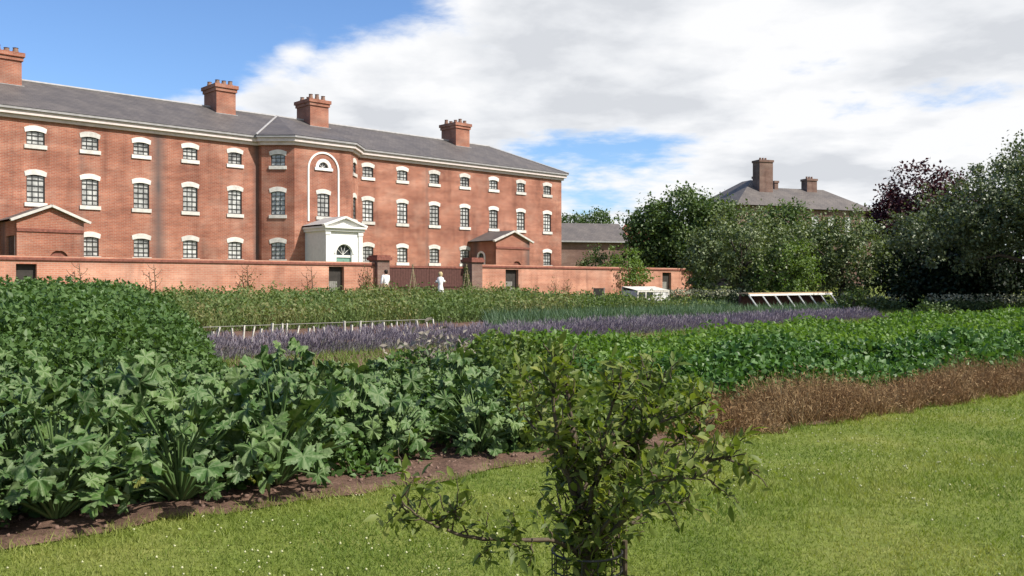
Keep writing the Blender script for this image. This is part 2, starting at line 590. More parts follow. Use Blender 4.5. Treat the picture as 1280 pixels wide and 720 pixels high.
# ------------------------------------------------------------------ lawn
M['lawn'] = leafmat('lawn_blade', [(0.088, 0.145, 0.020), (0.158, 0.205, 0.036), (0.255, 0.258, 0.070)], trans=0.3, rough=0.6, nscale=0.6, nmix=0.78, lim=(0.36, 0.64))
n = 330000
zz = 3.3 * (15.5 / 3.3) ** rng.random(n)
xx = (rng.random(n) * 2 - 1) * (0.72 * zz + 0.6)
u_, v_ = xy2uv(xx, zz)
k = v_ < edge_now(np.clip(u_, -8, 46)) + rng.normal(0, 0.035, n)
xx, zz, v_ = xx[k], zz[k], v_[k]; n = len(xx)
pos = np.stack([xx, zz, np.zeros(n) - 0.002], -1)
ax = np.stack([rng.normal(0, 0.6, n), rng.normal(0, 0.6, n), np.ones(n)], -1)
R = frames(ax, rdir(n))
h = rng.uniform(0.016, 0.044, n) * (0.8 + 0.05 * zz) * (1 + 0.35 * np.clip(fbm(xx * 0.9, zz * 0.9, 91), -0.9, 1.2))
w = 0.0034 * (0.75 + zz / 7) * rng.uniform(0.7, 1.4, n)
V, Fc = scatter(BLADE_V, BLADE_F, pos, R, np.stack([w, h, h], -1))
o = stuff('grass', V, Fc, M['lawn'])
tag(o, 'short mown lawn grass in front of the vegetable beds', 'grass')

# clover heads
M['clover'] = plain('clover_flower', (0.42, 0.42, 0.24), 0.8, 0.25, 40)
n = 3600
zz = 4.0 * (11.0 / 4.0) ** rng.random(n); xx = (rng.random(n) * 2 - 1) * 0.72 * zz
u_, v_ = xy2uv(xx, zz)
dens = fbm(xx * 0.5, zz * 0.5, 9)
k = (v_ < edge_now(u_) - 0.1) & (dens + rng.normal(0, 0.4, n) > np.where(xx > 0.5, -0.05, 0.35))
xx, zz = xx[k], zz[k]; n = len(xx)
OCT_V = [(1, 0, 0), (0, 1, 0), (-1, 0, 0), (0, -1, 0), (0, 0, 1), (0, 0, -1)]
OCT_F = [(0, 1, 4), (1, 2, 4), (2, 3, 4), (3, 0, 4), (1, 0, 5), (2, 1, 5), (3, 2, 5), (0, 3, 5)]
pos = np.stack([xx, zz, rng.uniform(0.03, 0.055, n)], -1)
V, Fc = scatter(OCT_V, OCT_F, pos, frames(rdir(n), rdir(n)), rng.uniform(0.004, 0.010, n))
o = stuff('clover_flowers', V, Fc, M['clover'])
tag(o, 'pale clover flowers dotted through the lawn', 'flowers')

# longer tufts hanging over the edge of the soil
n = 9000
uu = rng.uniform(-4, 16, n); vv = edge_now(uu) + rng.normal(-0.015, 0.05, n) + 0.05 * np.sin(uu * 9)
x_, y_ = uv2xy(uu, vv)
pos = np.stack([x_, y_, np.zeros(n)], -1)
ax = np.stack([rng.normal(-N[0] * 0.4, 0.7, n), rng.normal(-N[1] * 0.4, 0.7, n), np.ones(n)], -1)
h = rng.uniform(0.03, 0.10, n); w = rng.uniform(0.003, 0.007, n)
V, Fc = scatter(BLADE_V, BLADE_F, pos, frames(ax, rdir(n)), np.stack([w, h, h], -1))
o = stuff('edge_grass', V, Fc, M['lawn'])
tag(o, 'longer ragged grass along the edge between lawn and soil', 'grass')

# clods and pebbles on the bare strip of soil
n = 2200
uu = rng.uniform(-4, 9, n); vv = edge_now(uu) + rng.uniform(0.02, 1.4, n)
x_, y_ = uv2xy(uu, vv)
pos = np.stack([x_, y_, np.full(n, 0.035)], -1)
sz = 0.004 + 0.026 * rng.random(n) ** 3
V, Fc = scatter(OCT_V, OCT_F, pos, frames(rdir(n), rdir(n)), np.stack([sz, sz * rng.uniform(0.6, 1.2, n), sz * 0.7], -1))
M['clod'] = plain('soil_clod', (0.155, 0.098, 0.075), 0.95, 0.4, 12)
o = stuff('soil_clods', V, Fc, M['clod'])
tag(o, 'reddish clods and pebbles on the bare soil edge', 'soil')

# ------------------------------------------------------------------ marrow plants
M['marrow'] = leafmat('marrow_leaf', [(0.022, 0.056, 0.012), (0.054, 0.112, 0.024), (0.122, 0.182, 0.052)], trans=0.12, rough=0.55, spec=0.3, nscale=1.3, nmix=0.35, vein=True)
M['marrow_stem'] = leafmat('marrow_stalk', [(0.06, 0.11, 0.03), (0.09, 0.15, 0.05), (0.12, 0.18, 0.06)], trans=0.0)
M['yellow_leaf'] = leafmat('yellowing_leaf', [(0.13, 0.14, 0.035), (0.19, 0.20, 0.05), (0.25, 0.25, 0.09)], trans=0.3)


def marrow_leaf(cut=0.40, teeth=0.09, ph=0.0):
    nT, rings = 56, (0.28, 0.62, 1.0)
    th = np.linspace(-PI, PI, nT, endpoint=False)
    Rr = 0.50 * (1 - cut + cut * np.abs(np.cos(2.5 * th)) ** 0.85) * (1 - 0.30 * (np.abs(th) / PI) ** 4) * (1 + np.where(np.arange(nT) % 2, teeth, -teeth) + 0.07 * np.sin(11 * th + ph))
    Rr = Rr * np.where(np.abs(th) > 2.95, 0.45, 1)
    vs_, uv_ = [(0, 0, 0)], [(0, 1.0)]
    for q in rings:
        r = Rr * q
        z = -0.75 * r ** 2 + 0.11 * np.cos(5 * th) * r / 0.5 * q + 0.16 * np.abs(np.sin(th)) * r / 0.5
        z += 0.030 * np.sin(13 * th) * q + 0.028 * np.sin(7 * th + 1) * q
        for i in range(nT):
            vs_.append((r[i] * math.sin(th[i]), r[i] * math.cos(th[i]), z[i]))
            uv_.append((q, abs(math.cos(2.5 * th[i])) ** 0.5))
    f = []
    for k in range(2):
        for i in range(nT):
            j = (i + 1) % nT
            a, b = 1 + k * nT, 1 + (k + 1) * nT
            f.append((a + i, b + i, b + j, a + j))
    for i in range(0, nT, 2):
        f.append((0, 1 + i, 1 + (i + 1) % nT, 1 + (i + 2) % nT))
    return np.array(vs_), np.array(f), np.array(uv_)


LEAVES = [marrow_leaf(), marrow_leaf(0.22, 0.07, 1.3), marrow_leaf(0.52, 0.10, 2.6)]
ML_V, ML_F, ML_UV = LEAVES[1]


def marrow_proto(seed, nl=24, yellow=0):
    global rng
    keep = rng
    rng = np.random.default_rng(seed)
    root = empty('marrow_plant')
    az = np.arange(nl) * 2.4 + rng.normal(0, 0.25, nl)
    q = np.linspace(0, 1, nl)                     # 0 inner upright, 1 outer low
    lean = 0.12 + 1.15 * q + rng.normal(0, 0.12, nl)
    L = rng.uniform(0.42, 0.92, nl) * (1 - 0.22 * q)
    out = np.stack([np.cos(az), np.sin(az), np.zeros(nl)], -1)
    base = out * 0.06 * q[:, None] + np.array([0, 0, 0.03])
    tip = base + out * (np.sin(lean) * L)[:, None] + np.array([0, 0, 1.0]) * (np.cos(lean) * L)[:, None]
    tip[:, 2] = np.maximum(tip[:, 2], 0.12)
    mb = MB()
    for i in range(nl):
        mid = (base[i] + tip[i]) / 2 + np.array([0, 0, 0.06]) - out[i] * 0.03
        mb.tube([base[i], mid, tip[i]], [0.014, 0.011, 0.008], 5, cap=False)
    mb.build('stalk', M['marrow_stem'], root, smooth=True)
    axis = out * (0.75 + 0.3 * q[:, None]) + rng.normal(0, 0.5, (nl, 3)) + np.array([0, 0, -0.25])
    nrm = np.array([0, 0, 0.9]) + out * (0.25 + 0.75 * q[:, None]) + rng.normal(0, 0.55, (nl, 3))
    Rm = frames(axis, nrm)
    sz = 0.13 + 0.22 * rng.random(nl) ** 1.5
    col = np.zeros(nl, int)
    ny = yellow
    vv_, ff_, uu_, base_i = [], [], [], 0
    curl = np.stack([rng.uniform(0.65, 1.1, nl), rng.uniform(0.85, 1.1, nl), rng.uniform(-0.4, 2.6, nl)], -1)
    kind = rng.integers(0, 3, nl)
    for q_ in range(3):
        sel = np.where((kind == q_) & (np.arange(nl) < nl - ny))[0]
        lv, lf, lu = LEAVES[q_]
        V, Fc = scatter(lv, lf, tip[sel], Rm[sel], sz[sel][:, None] * curl[sel])
        vv_.append(V); ff_.append(Fc + base_i); uu_.append(np.tile(lu, (len(sel), 1))); base_i += len(V)
    link('foliage', npmesh('foliage', np.concatenate(vv_), np.concatenate(ff_), np.concatenate(uu_)), M['marrow'], root, smooth=True)
    if ny:
        for i in range(nl - ny, nl):
            V, Fc = scatter(ML_V, ML_F, tip[i:i + 1], Rm[i:i + 1], np.minimum(sz[i:i + 1], 0.24) * 0.8)
            o = link('yellow_leaf', npmesh('yellow_leaf', V, Fc, ML_UV), M['yellow_leaf'], root, smooth=True)
            o['label'] = 'yellowing lower leaf near the soil'
    rng = keep
    return root


protos = [marrow_proto(s, nl, yl) for s, nl, yl in ((1, 74, 0), (2, 84, 0), (3, 66, 0), (4, 78, 0), (5, 70, 4))]
used = [False] * 5
MG = 'large lobed-leaf marrow plants in the front bed'


def marrow_place(u, v, s, k, rz, label):
    x, y = uv2xy(u, v)
    r = protos[k] if not used[k] else copy_tree(protos[k])
    used[k] = True
    r.location = (float(x), float(y), gz(x, y) + 0.015)
    r.rotation_euler = (0, 0, rz)
    r.scale = (s, s, s)
    tag(r, label, 'marrow plant', MG)


def marrow_limit(v):
    return 5.6 + (v - 6) * 0.72


v = 0
row = 0
cnt = 0
for dv in np.arange(0.60, 5.2, 0.72):
    for u in np.arange(-5.5, 13, 0.74):
        uu = u + random.uniform(-0.2, 0.2) + 0.4 * (row % 2)
        vv = float(edge_v(uu)) + dv + random.uniform(-0.16, 0.16) - (0.18 if dv < 1 and 1.2 < uu < 3.5 else 0) + (0.30 if dv < 1 and uu > 4.4 else 0)
        if uu > marrow_limit(vv): continue
        if dv < 1 and 3.65 < uu < 4.55: continue          # a gap in the front row shows the soil
        x, y = uv2xy(uu, vv)
        if not in_view(x, y, 0.66, 3): continue
        if dv > 1.2 and random.random() < 0.07: continue
        k = random.choice([0, 1, 2, 3])
        lab = 'dark green marrow plant with big lobed leaves among its like in the front bed'
        s = random.uniform(0.70, 1.10) * (1.0 if dv < 3 else 0.84) * (0.88 if uu > 4.5 else 1.0)
        if dv < 1 and 2.3 < uu < 3.1:
            k, lab = 4, 'marrow plant with yellow lower leaves at the edge of the bare soil'
        marrow_place(uu, vv, s, k, random.uniform(0, 6.28), lab)
        cnt += 1
    row += 1
for k in range(5):
    if not used[k]:
        marrow_place(2.0 + k, 9.5, 0.9, k, k, 'dark green marrow plant with big lobed leaves among its like in the front bed')

# ------------------------------------------------------------------ potato crop and other masses
M['potato'] = leafmat('potato_leaf', [(0.034, 0.088, 0.018), (0.062, 0.138, 0.028), (0.105, 0.19, 0.045)], trans=0.2, rough=0.5, spec=0.4, nscale=0.8, nmix=0.45)
M['bright_crop'] = leafmat('bright_crop_leaf', [(0.055, 0.115, 0.018), (0.095, 0.175, 0.028), (0.15, 0.235, 0.045)], trans=0.3, rough=0.5, spec=0.3, nscale=0.8, nmix=0.45)
M['bean'] = leafmat('yellow_green_leaf', [(0.055, 0.100, 0.022), (0.105, 0.155, 0.036), (0.185, 0.215, 0.062)], trans=0.3, rough=0.5, nscale=1.2, nmix=0.45)
M['bush'] = leafmat('tall_crop_leaf', [(0.040, 0.085, 0.020), (0.070, 0.130, 0.034), (0.11, 0.175, 0.055)], trans=0.25, rough=0.5, nscale=0.9, nmix=0.45)


def row_h(v, pitch, H, lo=0.6):
    return H * (lo + (1 - lo) * (0.5 + 0.5 * np.cos(2 * PI * v / pitch)) ** 0.7)


def leafy_mass(name, label, cat, mat, n, u0, u1, v0, v1, hf, cond, size, z0=9.0, pw=1.2, depth=0.5, up=0.6, width=1.0):
    u, v, zc = sample_uv(n, u0, u1, v0, v1, z0, pw, cond)
    h = hf(u, v)
    q = rng.random(len(u)) ** 1.4 * depth
    x, y = uv2xy(u, v)
    jit = 0.07 * fbm(u * 2.5, v * 2.5, 21)
    z = ground_v(v) + np.maximum(0.03, h * (1 - q) + jit)
    sz = rng.uniform(size[0], size[1], len(u)) * np.maximum(1, (zc / z0)) ** 0.45
    V, Fc = leaves_at(np.stack([x, y, z], -1), sz, up=up, width=width)
    o = stuff(name, V, Fc, mat)
    tag(o, label, cat)
    return o


leafy_mass('weeds', 'low leafy weeds filling the gaps between the marrow plants', 'weeds', M['bush'], 26000, -5, 13, 4.5, 11.4, lambda u, v: 0.42 * (0.8 + 0.5 * fbm(u * 1.5, v * 1.5, 77)) * np.clip((v - edge_v(u) - 0.4) / 0.8, 0, 1),
           lambda u, v: (u < marrow_limit(v) + 0.3) & (v > edge_v(u) + 0.5 + 0.15 * np.sin(u * 4)) & (fbm(u * 0.9, v * 0.9, 78) > -0.35), (0.05, 0.13), z0=9, depth=0.9, up=0.4)


# right-hand potato rows
def pot_cond(u, v):
    return (v > edge_v(u) + np.where(u < 8.2, 0.4, 1.0)) & (u > marrow_limit(v) + 0.15) & (v < 11.6)


def pot_h(u, v):
    e = v - edge_v(u) - np.where(u < 8.2, 0.4, 1.0)
    return row_h(e + 0.1, 0.95, 0.62, 0.55) * np.clip(0.45 + e / 0.35, 0, 1) * (1 + 0.26 * fbm(u * 0.7, v * 0.7, 8) + 0.10 * fbm(u * 2.2, v * 2.2, 9)) * np.where(u < 9.5, 1.08, 1.0)


leafy_mass('potato_crop', 'dark green leafy crop row directly behind the brown dry strip', 'potato crop', M['potato'], 85000, 5, 46, 2.4, 11.6, pot_h,
           lambda u, v: pot_cond(u, v) & (u > 8.5 + 0.6 * fbm(v, u, 31)) & (v < edge_v(u) + 2.9 + 0.5 * fbm(u, v, 33)), (0.055, 0.11), z0=10, depth=0.95, up=0.35, width=1.15)
leafy_mass('leafy_crop', 'lighter yellowish green leafy rows between the dark green crop row and the lavender', 'leafy crop', M['bright_crop'], 90000, 5, 46, 3.2, 11.6, pot_h,
           lambda u, v: pot_cond(u, v) & (u > 8.5 + 0.6 * fbm(v, u, 31)) & (v > edge_v(u) + 2.7 + 0.5 * fbm(u, v, 33)), (0.06, 0.11), z0=12, depth=0.7, up=0.5, width=1.1)
leafy_mass('bean_crop', 'yellowish green bushy crop behind the young tree', 'bean crop', M['bean'], 42000, 4, 13, 4.5, 11.6, lambda u, v: pot_h(u, v) * 0.98,
           lambda u, v: pot_cond(u, v) & (u < 8.9 + 0.6 * fbm(v, u, 31) + (v - 7) * 0.5), (0.05, 0.10), z0=10, depth=0.9, up=0.35, width=1.1)


# tall leafy crop by the left edge of the garden
def tall_h(u, v):
    e = np.clip((6.8 + 0.41 * (v - 15) - u + 0.3 * fbm(u, v, 71)) / 1.8, 0, 1) ** 0.6
    return 1.38 * e * np.clip(0.48 + (v - 11.5) / 4.0, 0, 1) * (1 + 0.10 * fbm(u * 0.8, v * 0.8, 12)) * (0.88 + 0.12 * np.cos(2 * PI * v / 1.1))


leafy_mass('tall_leafy_crop', 'tall bushy green crop standing behind the marrow plants', 'leafy crop', M['bush'], 90000, -8, 9.6, 11.4, 25.0, tall_h,
           lambda u, v: u < 7.0 + 0.41 * (v - 15), (0.07, 0.13), z0=20, depth=0.85, up=0.4)

# ------------------------------------------------------------------ upright crops: blades and stalks
def blades(name, label, cat, mat, n, u0, u1, v0, v1, cond, hmin, hmax, w, lean=0.25, z0=20, pw=1.0, hf=None, base=0.0, link_it=True, curve=True):
    u, v, zc = sample_uv(n, u0, u1, v0, v1, z0, pw, cond)
    n = len(u)
    x, y = uv2xy(u, v)
    hm = hf(u, v) if hf is not None else 1.0
    pos = np.stack([x, y, ground_v(v) + base * hm], -1)
    ax = np.stack([rng.normal(0, lean, n), rng.normal(0, lean, n), np.ones(n)], -1)
    h = rng.uniform(hmin, hmax, n) * hm
    ww = w * rng.uniform(0.7, 1.3, n) * np.maximum(1, zc / z0) ** 0.6
    V, Fc = scatter(BLADE_V, BLADE_F, pos, frames(ax, rdir(n)), np.stack([ww, h, h], -1))
    if link_it:
        o = stuff(name, V, Fc, mat)
        return tag(o, label, cat)
    return V, Fc, (u, v, pos, ax, h)


M['dry'] = leafmat('dry_red_stalk', [(0.150, 0.085, 0.042), (0.235, 0.150, 0.076), (0.34, 0.25, 0.14)], trans=0.15, rough=0.8, spec=0.1, nscale=1.6, nmix=0.45, tcol=(1.2, 1.0, 0.8))
M['olive'] = leafmat('olive_stalk', [(0.058, 0.108, 0.030), (0.118, 0.165, 0.050), (0.215, 0.175, 0.080)], trans=0.25, rough=0.6, nscale=0.5, nmix=0.65)
M['leek'] = leafmat('blue_green_blade', [(0.050, 0.095, 0.050), (0.085, 0.140, 0.075), (0.12, 0.185, 0.10)], trans=0.2, rough=0.5, nscale=0.5, nmix=0.5)
M['lav_leaf'] = leafmat('lavender_leaf', [(0.105, 0.110, 0.095), (0.155, 0.155, 0.145), (0.21, 0.205, 0.195)], trans=0.15, rough=0.7)
M['lav_flower'] = leafmat('lavender_flower', [(0.125, 0.105, 0.130), (0.190, 0.165, 0.195), (0.27, 0.24, 0.27)], trans=0.15, rough=0.8, spec=0.1, tcol=(1.1, 1.0, 1.3), nscale=0.9, nmix=0.5)


M['grass2'] = leafmat('rough_grass', [(0.085, 0.13, 0.025), (0.13, 0.18, 0.04), (0.18, 0.21, 0.06)], trans=0.25, rough=0.6, nscale=0.5, nmix=0.6)


def dry_h(u, v):
    return (0.74 + 0.34 * fbm(u * 1.1, v * 1.0, 15) + 0.16 * fbm(u * 4, v * 3, 16)) * np.clip((u - 7.2) / 0.8, 0.35, 1) * np.clip(0.5 + (v - edge_v(u) + 0.1) / 0.5, 0, 1)


dry_cond = lambda u, v: (fbm(u * 1.6, v * 2.2, 61) + 0.5 * fbm(u * 5, v * 5, 62) > -0.75) & (v > edge_v(u) - 0.10 + 0.07 * np.sin(u * 5) + 0.05 * np.sin(u * 13)) & (v < edge_v(u) + 0.95)
V1, F1, inf = blades('', '', '', None, 34000, 7.3, 24, 2.5, 6.5, dry_cond, 0.16, 0.54, 0.008, 0.48, 10, 1.1, dry_h, link_it=False)
u, v, pos, ax, h = inf
k = rng.random(len(u)) < 0.55                      # seed heads
tipp = pos[k] + unit(ax[k]) * (h[k] * 0.95)[:, None]
V2, F2 = leaves_at(tipp + rng.normal(0, 0.02, (k.sum(), 3)), rng.uniform(0.03, 0.075, k.sum()), up=0.1, width=0.35)
o = stuff('dry_grass', np.concatenate([V1, V2]), np.concatenate([F1, F2 + len(V1)]), M['dry'])
tag(o, 'strip of reddish brown dried stalks between lawn and green rows', 'dried plants')

# tall olive crop between lavender and wall
def ol_h(u, v):
    return 0.90 * (0.86 + 0.14 * np.cos(2 * PI * v / 1.5)) * (1 + 0.22 * fbm(u * 0.5, v * 0.5, 17) + 0.10 * fbm(u * 2.0, v * 2.0, 18)) * np.clip(1 - (u - 30) / 8, 0.45, 1)


blades('olive_crop', 'olive green feathery crop below the brick garden wall', 'vegetable crop', M['olive'], 42000, 4, 40, 22.5, 35.5,
       lambda u, v: (u < 20 + (35 - v) * 1.2) | (v > 30), 0.45, 1.02, 0.022, 0.30, 26, 0.6, ol_h)
blades('leek_crop', 'blue green upright leaves in rows behind the lavender', 'vegetable crop', M['leek'], 36000, 8, 40, 19.2, 25.5,
       lambda u, v: (u > 17 + (v - 19) * 0.8), 0.35, 0.62, 0.030, 0.30, 26, 0.6, lambda u, v: 0.75 + 0.25 * np.cos(2 * PI * v / 0.9))
blades('rough_grass', 'light green rough grass beside the end of the lavender row', 'grass', M['grass2'], 40000, 22, 60, 14.7, 30,
       lambda u, v: (u > 36.5) | (v < 15.6), 0.10, 0.30, 0.03, 0.5, 30, 0.3)


leafy_mass('olive_leaves', 'leafy lower growth of the olive green crop below the brick wall', 'vegetable crop', M['olive'], 60000, 4, 40, 22.3, 35.5, lambda u, v: ol_h(u, v) * 0.92 * (1 + 0.2 * fbm(u * 1.3, v * 1.3, 79)),
           lambda u, v: (u < 20 + (35 - v) * 1.2) | (v > 30), (0.07, 0.14), z0=26, pw=0.6, depth=0.8, up=0.3)
blades('path_grass', 'low grey green grass between the green rows and the lavender', 'grass', M['grass2'], 22000, 5, 40, 11.4, 16.0,
       None, 0.06, 0.22, 0.02, 0.5, 18, 0.8)


# lavender row
def lav_prof(v, vc=16.9, hw=0.95):
    return np.sqrt(np.clip(1 - ((v - vc) / hw) ** 2, 0, 1))


def lav_h(u, v):
    return 0.80 * lav_prof(v) * (0.84 + 0.24 * np.cos(2 * PI * u / 1.15 + 0.7 * np.sin(u)) + 0.06 * np.sin(u * 0.7)) * np.clip((37.2 - u) / 1.5, 0.2, 1)


lc = lambda u, v: np.abs(v - 16.9) < 0.95
V1, F1, _ = blades('', '', '', None, 26000, 4, 37.2, 15.9, 17.9, lc, 0.22, 0.42, 0.014, 0.55, 22, 0.8, lav_h, link_it=False)
ob = stuff('lavender_foliage', V1, F1, M['lav_leaf'])
tag(ob, 'grey green lavender leaves below the purple flower spikes', 'lavender')
u, v, zc = sample_uv(36000, 4, 37.2, 15.9, 17.9, 22, 0.8, lc)
h = lav_h(u, v); n = len(u); x, y = uv2xy(u, v)
outv = np.stack([-(v - 16.9) * N[0], -(v - 16.9) * N[1], np.full(n, 1.2)], -1) + rng.normal(0, 0.3, (n, 3))
pos = np.stack([x, y, ground_v(v) + h * rng.uniform(0.30, 0.56, n)], -1)
hh = rng.uniform(0.07, 0.15, n)
ww = rng.uniform(0.012, 0.022, n) * np.maximum(1, zc / 22) ** 0.6
V, Fc = scatter(BLADE_V, BLADE_F, pos, frames(outv, rdir(n)), np.stack([ww, hh, hh], -1))
o = stuff('lavender_flowers', V, Fc, M['lav_flower'])
tag(o, 'long row of purple lavender flower spikes across the garden', 'lavender')

# pale withered plant between the marrows and the bean rows
M['withered'] = leafmat('withered_leaf', [(0.17, 0.15, 0.12), (0.26, 0.23, 0.19), (0.34, 0.31, 0.26)], trans=0.15, rough=0.9, tcol=(1, 1, 0.9))
x, y = px(545, 13.5)
t = empty('withered_plant', (x, y, gz(x, y)))
tag(t, 'pale grey withered plant between the marrow leaves and the lavender', 'plant')
pos = rng.normal(0, 1, (260, 3)) * np.array([0.32, 0.25, 0.16]) + np.array([0, 0, 0.58])
V, Fc = leaves_at(pos, rng.uniform(0.07, 0.15, 260), up=0.2, width=0.7)
link('foliage', npmesh('foliage', V, Fc), M['withered'], t)
mb = MB()
for i in range(9):
    a = i * 0.7
    mb.tube([(0, 0, 0), (0.1 * math.cos(a), 0.1 * math.sin(a), 0.35), (0.3 * math.cos(a), 0.25 * math.sin(a), 0.6)], [0.012, 0.01, 0.006], 5)
mb.build('stem', M['withered'], t)

# ------------------------------------------------------------------ the workhouse
def at_s(xpix, p):
    """distance along the facade of the point that sits p in front of it under the column xpix"""
    t = (xpix - 640.0) / F
    bx, by = A0[0] + p * N[0], A0[1] + p * N[1]
    return (t * by - bx) / (D[0] - t * D[1])


ROT = math.atan2(D[1], D[0])
house = empty('workhouse_building', (A0[0], A0[1], 0), ROT)
tag(house, 'long three-storey red brick building with slate roof, four chimneys and a white porch', 'building')
S0, S1 = -16.0, 35.4
B0, B1 = 9.45, 16.15           # bay between these
C0, C1 = 10.85, 14.75          # its front face
RET, PB = 0.40, 1.75           # return, projection
DEP = 8.4
ZE = 9.85                      # top of the brickwork
Z0 = 0.2


def frame_xf(a, b):
    a = np.array(a, float); b = np.array(b, float)
    t = (b - a) / np.linalg.norm(b - a)
    inn = np.array([-t[1], t[0]])
    return lambda q, d, h: (a[0] + t[0] * q + inn[0] * d, a[1] + t[1] * q + inn[1] * d, h)


def wall_face(mb, a, b, z0, z1, holes=(), depth=0.16, u0=0.0):
    """brick face from a to b (outside on the right hand when walking a->b), with real openings and reveals"""
    L = float(np.linalg.norm(np.array(b, float) - np.array(a, float)))
    xf = frame_xf(a, b)
    xs = sorted({0.0, L, *[h[0] for h in holes], *[h[1] for h in holes]})
    zs = sorted({z0, z1, *[h[2] for h in holes], *[h[3] for h in holes]})
    old = mb.xf
    mb.xf = xf
    for i in range(len(xs) - 1):
        for j in range(len(zs) - 1):
            cx, cz = (xs[i] + xs[i + 1]) / 2, (zs[j] + zs[j + 1]) / 2
            if any(h[0] < cx < h[1] and h[2] < cz < h[3] for h in holes): continue
            q = [(xs[i], 0, zs[j]), (xs[i + 1], 0, zs[j]), (xs[i + 1], 0, zs[j + 1]), (xs[i], 0, zs[j + 1])]
            mb.face(q, [(u0 + p[0], p[2]) for p in q])
    for a0, a1, h0, h1 in holes:
        for q in ([(a0, 0, h0), (a0, depth, h0), (a0, depth, h1), (a0, 0, h1)], [(a1, 0, h0), (a1, 0, h1), (a1, depth, h1), (a1, depth, h0)],
                  [(a0, 0, h1), (a0, depth, h1), (a1, depth, h1), (a1, 0, h1)], [(a0, 0, h0), (a1, 0, h0), (a1, depth, h0), (a0, depth, h0)]):
            mb.face(q, [(u0 + p[0] + p[1], p[2]) for p in q])
    mb.xf = old
    return xf


ROWS = {'ground': (3.0, 4.02, 3, 4), 'middle': (5.62, 7.02, 3, 5), 'top': (8.50, 9.20, 3, 3)}
W = 0.84


def seg_arch(c, w, h, rise):
    return [(c + w / 2 * q, h + rise * (1 - q * q)) for q in np.linspace(-1, 1, 9)]


def add_window(parent, xf, c, row, pane='pane', arch='trim', w=W):
    z0, z1, nc, nr = ROWS[row]
    fr = MB(xf)
    a0, a1 = c - w / 2, c + w / 2
    d0, d1 = 0.045, 0.10
    fr.box(a0, a0 + 0.04, d0, d1, z0, z1); fr.box(a1 - 0.04, a1, d0, d1, z0, z1)
    fr.box(a0 + 0.04, a1 - 0.04, d0, d1, z0, z0 + 0.05); fr.box(a0 + 0.04, a1 - 0.04, d0, d1, z1 - 0.06, z1)
    for i in range(1, nc):
        q = a0 + (a1 - a0) * i / nc
        fr.box(q - 0.013, q + 0.013, d0 + 0.01, d1 - 0.012, z0 + 0.05, z1 - 0.06)
    for j in range(1, nr):
        q = z0 + (z1 - z0) * j / nr
        fr.box(a0 + 0.04, a1 - 0.04, d0 + 0.013, d1 - 0.015, q - 0.018, q + 0.018)
    f = fr.build('window', M['frame'], parent)
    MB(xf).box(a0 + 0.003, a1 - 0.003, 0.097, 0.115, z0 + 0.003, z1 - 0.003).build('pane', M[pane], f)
    MB(xf).band(seg_arch(c, w + 0.12, z1 - 0.10, 0.09), seg_arch(c, w + 0.20, z1 + 0.13, 0.13), -0.025, 0.06).build('arch', M[arch], f)
    MB(xf).box(c - w / 2 - 0.10, c + w / 2 + 0.10, -0.07, 0.075, z0 - 0.20, z0 - 0.003).build('sill', M[arch], f)
    return f


left_x = [45, 113, 177, 238, 294]
right_x = [460, 503, 543, 581, 617, 651, 684]
left_s = [at_s(x, 0) for x in left_x]
left_s = [left_s[0] - 7.9, left_s[0] - 5.25, left_s[0] - 2.63] + left_s
right_s = [at_s(x, 0) for x in right_x]
LODGE_L = (at_s(21, 2.8), at_s(105, 2.8), 2.8)
LODGE_R = (at_s(620, 2.7), at_s(662, 2.7), 2.7)
wall = MB()
todo = []


def holes_for(ss, base, lodge):
    hs = []
    for s in ss:
        for row in ('ground', 'middle', 'top'):
            if row == 'ground' and lodge[0] - 0.3 < s < lodge[1] + 0.3: continue
            hs.append((s - base - W / 2, s - base + W / 2, ROWS[row][0], ROWS[row][1], row))
    return hs


for ss, a, b, lodge in ((left_s, (S0, 0), (B0, 0), LODGE_L), (right_s, (B1, 0), (S1, 0), LODGE_R)):
    hs = holes_for(ss, a[0], lodge)
    xf = wall_face(wall, a, b, Z0, ZE, [h[:4] for h in hs], u0=a[0])
    for h in hs: todo.append((xf, (h[0] + h[1]) / 2, h[4], 'left' if ss is left_s else 'right'))
# bay: return, canted face, front, canted face, return
bay = [(B0, 0), (B0, -RET), (C0, -PB), (C1, -PB), (B1, -RET), (B1, 0)]
for i in range(5):
    a, b = bay[i], bay[i + 1]
    L = math.dist(a, b)
    hs = []
    if i in (1, 3):
        hs = [(L / 2 - W / 2, L / 2 + W / 2, *ROWS[r][:2], r) for r in ('ground', 'middle', 'top')]
    if i == 2:
        hs = [(L / 2 - W / 2, L / 2 + W / 2, *ROWS['middle'][:2], 'middle'), (L / 2 - 0.36, L / 2 + 0.36, 8.55, 8.93, 'lunette')]
    xf = wall_face(wall, a, b, Z0, ZE, [h[:4] for h in hs], u0=a[0] + i * 0.7)
    for h in hs: todo.append((xf, L / 2, h[4], 'bay'))
    if i == 2: bay_xf, bay_c = xf, L / 2
wall_face(wall, (S1, 0), (S1, DEP), Z0, ZE, u0=50)
wall_face(wall, (S1, DEP), (S0, DEP), Z0, ZE, u0=60)
wall_face(wall, (S0, DEP), (S0, 0), Z0, ZE, u0=5)
wall.build('wall', M['brick'], house)
